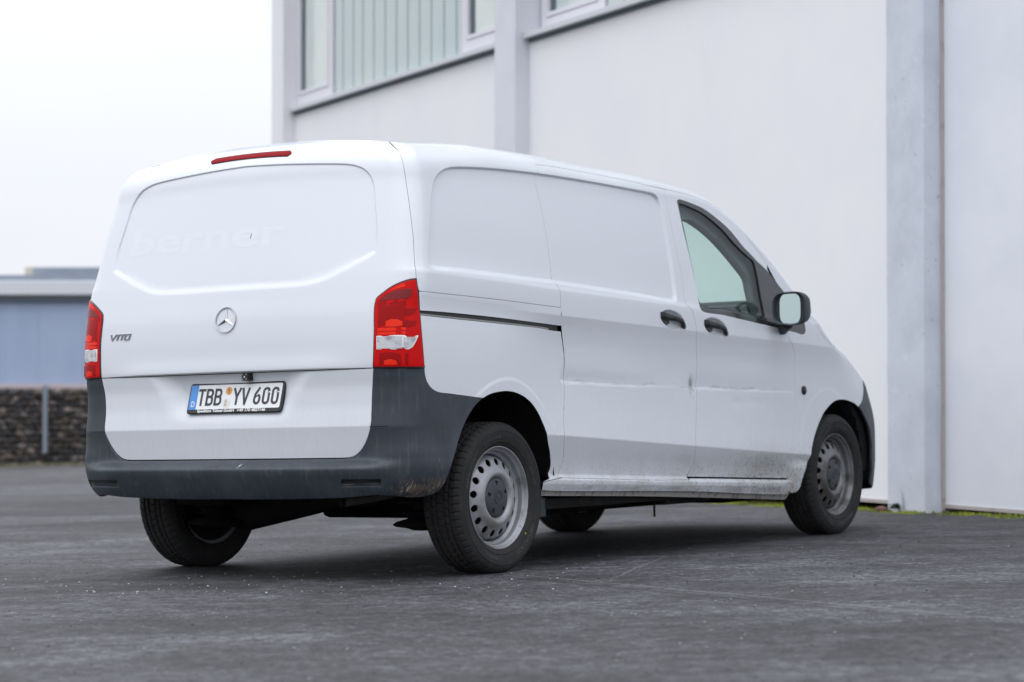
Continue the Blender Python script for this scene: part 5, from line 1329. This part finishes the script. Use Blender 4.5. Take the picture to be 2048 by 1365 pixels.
# ------------------------------------------------------------------ white hall
A_ = np.array((2.654, 14.988, 0.)); D_ = np.array((.42934082, -.90314255, 0)); Q_ = np.array((-.90314255, -.42934082, 0))
def HW(V): V = np.asarray(V, float); return A_+V[:, :1]*D_+V[:, 1:2]*Q_+V[:, 2:3]*np.array((0, 0, 1.))
H = {}
H['wall'] = mat('white_plaster', (.855, .85, .865), .85, vary=[(1.2, (.82, .825, .85), .3, .75), (2.2, (.81, .815, .83), .50, .85, (1, 1, .5))], bump=(140, .15, .002))
H['gate'] = mat('greyish_white_sheet', (.77, .795, .845), .6, vary=[(.8, (.68, .71, .765), .3, .7), (6, (.62, .64, .69), .62, .8, (1, 1, .3))])
H['reveal'] = mat('reveal_grey', (.50, .53, .59), .7)
H['corner'] = mat('corner_pale', (.80, .80, .825), .85)
H['pillar'] = mat('painted_concrete', (.60, .635, .70), .8, vary=[(3, (.52, .55, .61), .35, .75), (22, (.36, .38, .42), .64, .74), (9, (.66, .69, .745), .55, .75)], bump=(30, .3, .004))
H['pillar2'] = mat('painted_concrete_pale', (.69, .705, .755), .8, vary=[(3, (.64, .66, .715), .35, .75)], bump=(30, .25, .004))
H['sill'] = mat('aluminium_sill', (.62, .63, .66), .5, metal=.3)
H['frame'] = mat('window_frame_paint', (.70, .69, .74), .5)
H['glass'] = mat('hall_window_glass', (.52, .60, .59), .12, coat=.6, vary=(.9, (.66, .70, .64), .35, .7))
H['ribs'] = mat('channel_glass', (.44, .52, .53), .22, coat=.3, vary=(.7, (.49, .56, .51), .35, .7))
H['ribedge'] = mat('channel_glass_edge', (.16, .24, .25), .4)
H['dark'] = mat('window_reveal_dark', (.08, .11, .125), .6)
H['metal'] = mat('base_profile', (.44, .40, .39), .6, vary=(8, (.3, .27, .25), .5, .8))
H['void'] = M_['dark']
hall = empty('white_hall'); hall.location = (0, 0, 0)
tag(hall, 'white industrial hall with grey pillars and a high strip of windows behind the van', 'building')
def hb(name, s0, s1, o0, o1, z0, z1, m, bev=0., par=None):
    mb = MB(); box(mb, s0, s1, o0, o1, z0, z1, HW, bev=bev); return mb.build(name, m, par or hall)
bays = [(-12.17, -6.56), (-6.13, -.416), (.011, 5.75)]
for k, (a, b_) in enumerate(bays):
    zb = -.090+.0
    m = H['wall'] if k < 2 else H['gate']
    w_ = hb('wall_panel', a-.02, b_+.02, -.42, -.15, zb, 3.77, m)
    hb('base_profile', a, b_, -.165, -.141, zb-.012, zb+.012, H['metal'])
    hb('plinth', a-.1, b_+.1, -.46, -.36, -1.4, zb-.004, H['void'])
    hb('window_sill', a+.015, b_-.0, -.40, -.075, 3.775, 3.825, H['sill'], .004)
    hb('sill_shade_strip', a+.02, b_-.005, -.16, -.125, 3.745, 3.774, H['dark'])  # dark-coloured strip paints the shadow line under the sill
    # window strip: casement, channel glass, casement
    o1 = (-.165, -.25, -.25)[k]; z0, z1, o0 = 3.83, 5.35, o1-.08
    def casement(a0, a1, wl=.10, wr=.12):
        for q in ((a0, a0+wl, z0, z1), (a1-wr, a1, z0, z1), (a0+wl, a1-wr, z0, z0+.12), (a0+wl, a1-wr, z1-.12, z1)): hb('window_frame', q[0], q[1], o0, o1, q[2], q[3], H['frame'])
        for q in ((a0+wl+.012, a0+wl+.045, z0+.13, z1-.13), (a1-wr-.045, a1-wr-.012, z0+.13, z1-.13), (a0+wl+.045, a1-wr-.045, z0+.13, z0+.17), (a0+wl+.045, a1-wr-.045, z1-.17, z1-.13)): hb('sash', q[0], q[1], o0+.02, o1+.003, q[2], q[3], H['frame'])
        hb('window_pane', a0+wl+.03, a1-wr-.03, o0+.02, o1-.025, z0+.15, z1-.15, H['glass'])
        hb('pane_dark_strip', a0+wl+.046, a0+wl+.15, o1-.0248, o1-.022, z0+.17, z1-.17, H['dark'])  # dark strip along one edge of the pane
    if k == 0:
        edges_ = [-11.03, -10.787, -10.488, -10.216, -9.909, -9.6, -9.301, -9.004, -8.707, -8.412, -8.104, -7.808, -7.64]
        casement(-12.165, -11.045, .07, .12); casement(-7.63, -6.45, .10, .12)
    else:
        L_ = b_-a; c1_ = a+1.25; c2_ = b_-1.2; edges_ = list(np.linspace(c1_, c2_, 12)); casement(a+.03, c1_-.01); casement(c2_+.01, b_-.02)
        hb('window_back', a-.02, b_+.02, o0-.04, o0-.01, z0, z1, H['dark'])
    for e0, e1 in zip(edges_[:-1], edges_[1:]):
        mb = MB(); box(mb, e0+.014, e1-.014, o1-.065, o1-.02, z0+.02, z1, HW, bev=.008); mb.build('glass_channel', H['ribs'], hall)
        hb('channel_joint', e1-.014, e1+.014, o1-.07, o1-.034, z0+.02, z1, H['ribedge'])
    hb('bottom_rail', edges_[0], edges_[-1], o0, o1, 3.826, 3.85, H['frame'])
    hb('lintel', a-.02, b_+.02, -.42, -.15, 5.36, 7.2, H['wall'])
for k, (a, b_) in enumerate(((-12.55, -12.17), (-6.56, -6.13), (-.416, .011), (5.75, 6.17))):
    mb = MB(); n1 = 30
    m = H['pillar'] if k in (2, 3) else H['pillar2'] if k else H['corner']
    if k == 2:       # the near pillar is knocked about: build it rough
        V = []; F = []; zs = np.linspace(-.4, 7.2, 120); prof = [(a, -.5), (a, -.02), (a+.012, -.0), (a+.10, 0), (a+.2, 0), (a+.3, 0), (b_-.03, 0), (b_-.008, -.004), (b_, -.02), (b_, -.10), (b_, -.5)]
        for z_ in zs:
            for j, (s, o_) in enumerate(prof):
                nn = noise.noise(Vector((s*6, o_*6, z_*3)))*.006+noise.noise(Vector((s*20, o_*20, z_*12)))*.0025
                V.append((s+(nn if j in (0, 1, 8, 9) else 0), o_+(nn if 2 <= j <= 7 else 0), z_))
        n2 = len(prof); F = [(i*n2+j, i*n2+j+1, (i+1)*n2+j+1, (i+1)*n2+j) for i in range(len(zs)-1) for j in range(n2-1)]
        mb.add(HW(V), F); mb.build('pillar', m, hall, smooth=30)
    else:
        box(mb, a, b_, -.5, 0., -1.4 if k < 2 else -.4, 7.2, HW, bev=.012); mb.build('pillar', m, hall)
hb('sealant_joint', .011, .030, -.150, -.128, -.12, 7.2, H['metal'])
hb('roof_edge', -12.7, 6.3, -.6, .12, 7.2, 7.5, H['sill']); hb('end_wall', -12.5, -12.2, -20, -.5, -1.5, 7.2, H['wall']); hb('hall_roof', -12.6, 6.2, -20, -.6, 7.2, 7.35, H['sill']); hb('inner_wall', -12.2, 6, -1.2, -1.1, -1, 7.1, H['wall'])
# crack and stains on the near pillar
mb = MB(); pts = [(-.240, .02), (-.234, -.005), (-.226, -.03), (-.222, -.055), (-.218, -.08), (-.214, -.12)]
V = []
for i, (s, z_) in enumerate(pts): w_ = .0010+.0007*i; V += [(s-w_, .0085, z_), (s+w_, .0085, z_)]
mb.add(HW(V), [(2*i, 2*i+1, 2*i+3, 2*i+2) for i in range(5)]); mb.build('crack', H['dark'], hall)

# moss, stone chip, weed along the foot of the hall
mo = [mat('moss_yellow_green', (.185, .215, .016), .9), mat('moss_green', (.085, .13, .018), .9), mat('moss_brown', (.12, .085, .03), .9)]
mb = MB(); rd = random.Random(8)
for k in range(15000):
    s = rd.uniform(-7.5, 4.5); edge = .10+.05*noise.noise(Vector((s*2.2, 0, 0)))+.03*noise.noise(Vector((s*9, 1, 0)))+.05*max(0, min(1, (s+.5)/1.2))
    o_ = rd.uniform(-.34, edge) if not (-.43 < s < .02) else rd.uniform(.0, edge+.03)
    if -.43 < s < .02 and edge+.03 < 0: continue
    p = HW([(s, o_, 0)])[0]; z_ = float(gz(p[0], p[1])); h = (.005+.015*rd.random())*(1-.5*max(0, o_/edge))*(1+.6*noise.noise(Vector((s*5, o_*8, 2)))); r_ = .006+.009*rd.random()
    if noise.noise(Vector((s*4, o_*14, 9)))+.4*noise.noise(Vector((s*15, o_*30, 1))) < -.12+.25*max(0, o_)/.12: continue
    tone = noise.noise(Vector((s*3, o_*6, 5)))+rd.uniform(-.25, .25); mi = 0 if tone > -.12 else 1 if tone > -.38 else 2
    if s > .9: mi = min(2, mi+(1 if rd.random() < .5 else 0))
    a = rd.random()*6.28
    V = [(p[0]+r_*math.cos(a+t), p[1]+r_*math.sin(a+t), z_-.002) for t in (0, 2.1, 4.2)]+[(p[0]+rd.uniform(-.004, .004), p[1]+rd.uniform(-.004, .004), z_+h)]
    mb.add(V, [(0, 1, 3), (1, 2, 3), (2, 0, 3)], None, mi)
ms = mb.build('moss_strip', None, mats=mo); tag(ms, kind='stuff')
p = HW([(-.405, .10, 0)])[0]; V, F = ico(.036, .62, 12, 2, .16); V = V*[1.15, .8, 1]
mb = MB(); mb.add(V+[p[0]+.045, p[1], float(gz(p[0], p[1]))+.018], F); tag(mb.build('brick_chip', mat('red_stone', (.19, .085, .08), .8, vary=(30, (.09, .05, .05), .45, .7))), 'small reddish broken stone lying in the green moss against the grey pillar', 'stone')
p = HW([(-.28, .035, 0)])[0]; mb = MB(); rd = random.Random(3)
for k in range(26):
    a = rd.random()*6.28; l = .022+.02*rd.random(); x, y, z_ = p[0]+rd.uniform(-.035, .035), p[1]+rd.uniform(-.01, .01), float(gz(p[0], p[1]))+.01+rd.random()*.035
    dx, dy = math.cos(a)*l, math.sin(a)*l; px_, py_ = -dy*.35, dx*.35
    mb.add([(x, y, z_), (x+dx*.5+px_, y+dy*.5+py_, z_+l*.5), (x+dx, y+dy, z_+l*.4), (x+dx*.5-px_, y+dy*.5-py_, z_+l*.45)], [(0, 1, 2, 3)])
tag(mb.build('weed', mat('weed_leaf', (.04, .075, .03), .7)), 'small dark green weed growing at the foot of the grey pillar', 'plant')

# ------------------------------------------------------------------ gabion wall, far left
gab = empty('gabion_wall'); gab.location = (-8.4, 41.8, -.72)
tag(gab, 'low wall of dark broken stones in wire cages with a grey post, far left of the van', 'wall')
gm = [mat('gabion_stone_dark', (.055, .05, .05), .9), mat('gabion_stone_brown', (.105, .085, .07), .9), mat('gabion_stone_grey', (.15, .135, .13), .9), mat('gabion_stone_pale', (.27, .22, .19), .9)]
sm = []
for k in range(12):
    V, F = ico(1, .8, 20+k, 1 if k % 2 else 2, .2); mb = MB(); mb.add(V, F); ob = mb.build('stone', gm[(0, 1, 0, 2, 1, 0, 3, 1, 0, 2, 0, 1)[k]], gab); sm.append(ob.data); bpy.data.objects.remove(ob)
rd = random.Random(11); rest = MB(); cnt = 0
for r_ in range(13):
    z_ = .055+r_*.108
    for c_ in range(-118, 46):
        x = c_*.118+(.06 if r_ % 2 else 0)+rd.uniform(-.02, .02); y = rd.uniform(-.03, .03); s3 = (rd.uniform(.055, .088), .09, rd.uniform(.048, .072))
        rz = rd.uniform(-.6, .6); k = rd.randrange(12)
        if -1.15 < x < .95 and cnt < 235:
            ob = bpy.data.objects.new('stone', sm[k]); C.objects.link(ob); ob.parent = gab; ob.location = (x, y, z_+rd.uniform(-.015, .015)); ob.scale = s3; ob.rotation_euler = (rd.uniform(-.5, .5), rz, rd.uniform(-3, 3)); cnt += 1
        else:
            me = sm[k]; co = np.array([v_.co[:] for v_ in me.vertices]); cc, ss = math.cos(rz), math.sin(rz)
            V = co*s3; V = V @ np.array([[cc, 0, ss], [0, 1, 0], [-ss, 0, cc]]); rest.add(V+[x, y, z_], [tuple(p_.vertices) for p_ in me.polygons], None, (0, 1, 0, 2, 1, 0, 3, 1, 0, 2, 0, 1)[k])
ro = rest.build('stone_fill', None, gab, mats=gm); ro['kind'] = 'stuff'
mb = MB(); box(mb, -14, 5.6, .05, .9, -.3, 1.41); mb.build('cage_core', mat('gabion_core', (.03, .028, .027), .95), gab)
wire = mat('zinc_wire', (.12, .125, .13), .5, metal=.6)
mb = MB()
for x in np.arange(-14, 5.5, .1): box(mb, x-.002, x+.002, -.105, -.101, 0, 1.43)
for z_ in np.arange(0, 1.45, .1): box(mb, -14, 5.5, -.101, -.097, z_-.002, z_+.002)
mb.build('wire_mesh', wire, gab)
mb = MB(); box(mb, -.0, .075, -.19, -.12, .25, 1.47); mb.build('post', mat('grey_post', (.20, .235, .28), .6), gab)
for x in (-2.6, -5.2, 2.6): mb = MB(); box(mb, x, x+.075, -.19, -.12, .25, 1.47); mb.build('post', bpy.data.materials['grey_post'], gab)
mb = MB(); rd = random.Random(5)
for k in range(9000):
    x, y = rd.uniform(-22, -3.2), rd.uniform(41.0, 41.66); h = rd.uniform(.02, .085); z_ = float(gz(x, y)); a = rd.uniform(0, 3.14); w_ = .008
    mb.add([(x-w_*math.cos(a), y-w_*math.sin(a), z_-.01), (x+w_*math.cos(a), y+w_*math.sin(a), z_-.01), (x+rd.uniform(-.03, .03), y+rd.uniform(-.03, .03), z_+h)], [(0, 1, 2)], None, 0 if rd.random() < .65 else 1)
tag(mb.build('dry_grass', None, mats=[mat('straw', (.27, .24, .165), .9), mat('dull_grass', (.10, .115, .06), .9)]), kind='stuff')
mb = MB(); box(mb, -30, -3.2, 41.0, 42.6, -1.3, 0); V = mb.v[0]; V[:, 2] = np.where(V[:, 2] > -1, gz(V[:, 0], V[:, 1])+.012, -1.3); tag(mb.build('verge', mat('dry_verge', (.17, .155, .125), .95, vary=(6, (.11, .11, .08), .4, .6))), kind='structure')

# ------------------------------------------------------------------ far warehouse
wh = empty('blue_warehouse'); wh.location = (-14, 52, -1.2)
tag(wh, 'low blue grey warehouse with white eaves board behind the gabion wall', 'building')
def wb(name, x0, x1, y0, y1, z0, z1, m, bev=0):
    mb = MB(); box(mb, x0+14, x1+14, y0-52, y1-52, z0+1.2, z1+1.2, bev=bev); return mb.build(name, m, wh)
bmw = mat('blue_grey_sheet', (.35, .425, .58), .6, vary=[(.35, (.30, .375, .53), .3, .7), (3, (.37, .44, .59), .45, .8, (1, 1, .1))])
wb('facade', -40, -6.6, 52, 70, -1.3, 2.74, bmw)
for i in range(34): x = -40+i*.98; wb('facade_seam', x-.008, x+.008, 51.992, 52.0, -1.2, 2.74, bmw)
wb('footing', -40, -6.6, 51.93, 51.99, -1.3, .80, mat('pale_footing', (.50, .44, .46), .8))
wb('gutter', -40.1, -6.5, 51.86, 52.0, 2.66, 2.76, mat('gutter_dark_grey', (.09, .10, .12), .6))  # dark grey band below the eaves board
wb('eaves_board', -40.1, -6.5, 51.80, 51.99, 2.78, 3.10, mat('white_eaves', (.64, .66, .70), .6), .02)
rf = mat('grey_roofing', (.30, .34, .40), .7, vary=(.5, (.22, .25, .30), .4, .7))
wb('roof', -40.1, -6.5, 52.6, 70, 3.10, 3.27, rf)
wb('roof_upstand', -40.1, -6.5, 52.3, 52.5, 3.04, 3.16, rf)
wb('roof_block', -10.95, -6.6, 53, 66, 3.2, 3.47, rf, .02)
wb('roof_vent', -11.22, -10.98, 53.4, 54.2, 3.2, 3.52, mat('beige_vent', (.56, .50, .42), .7), .05)
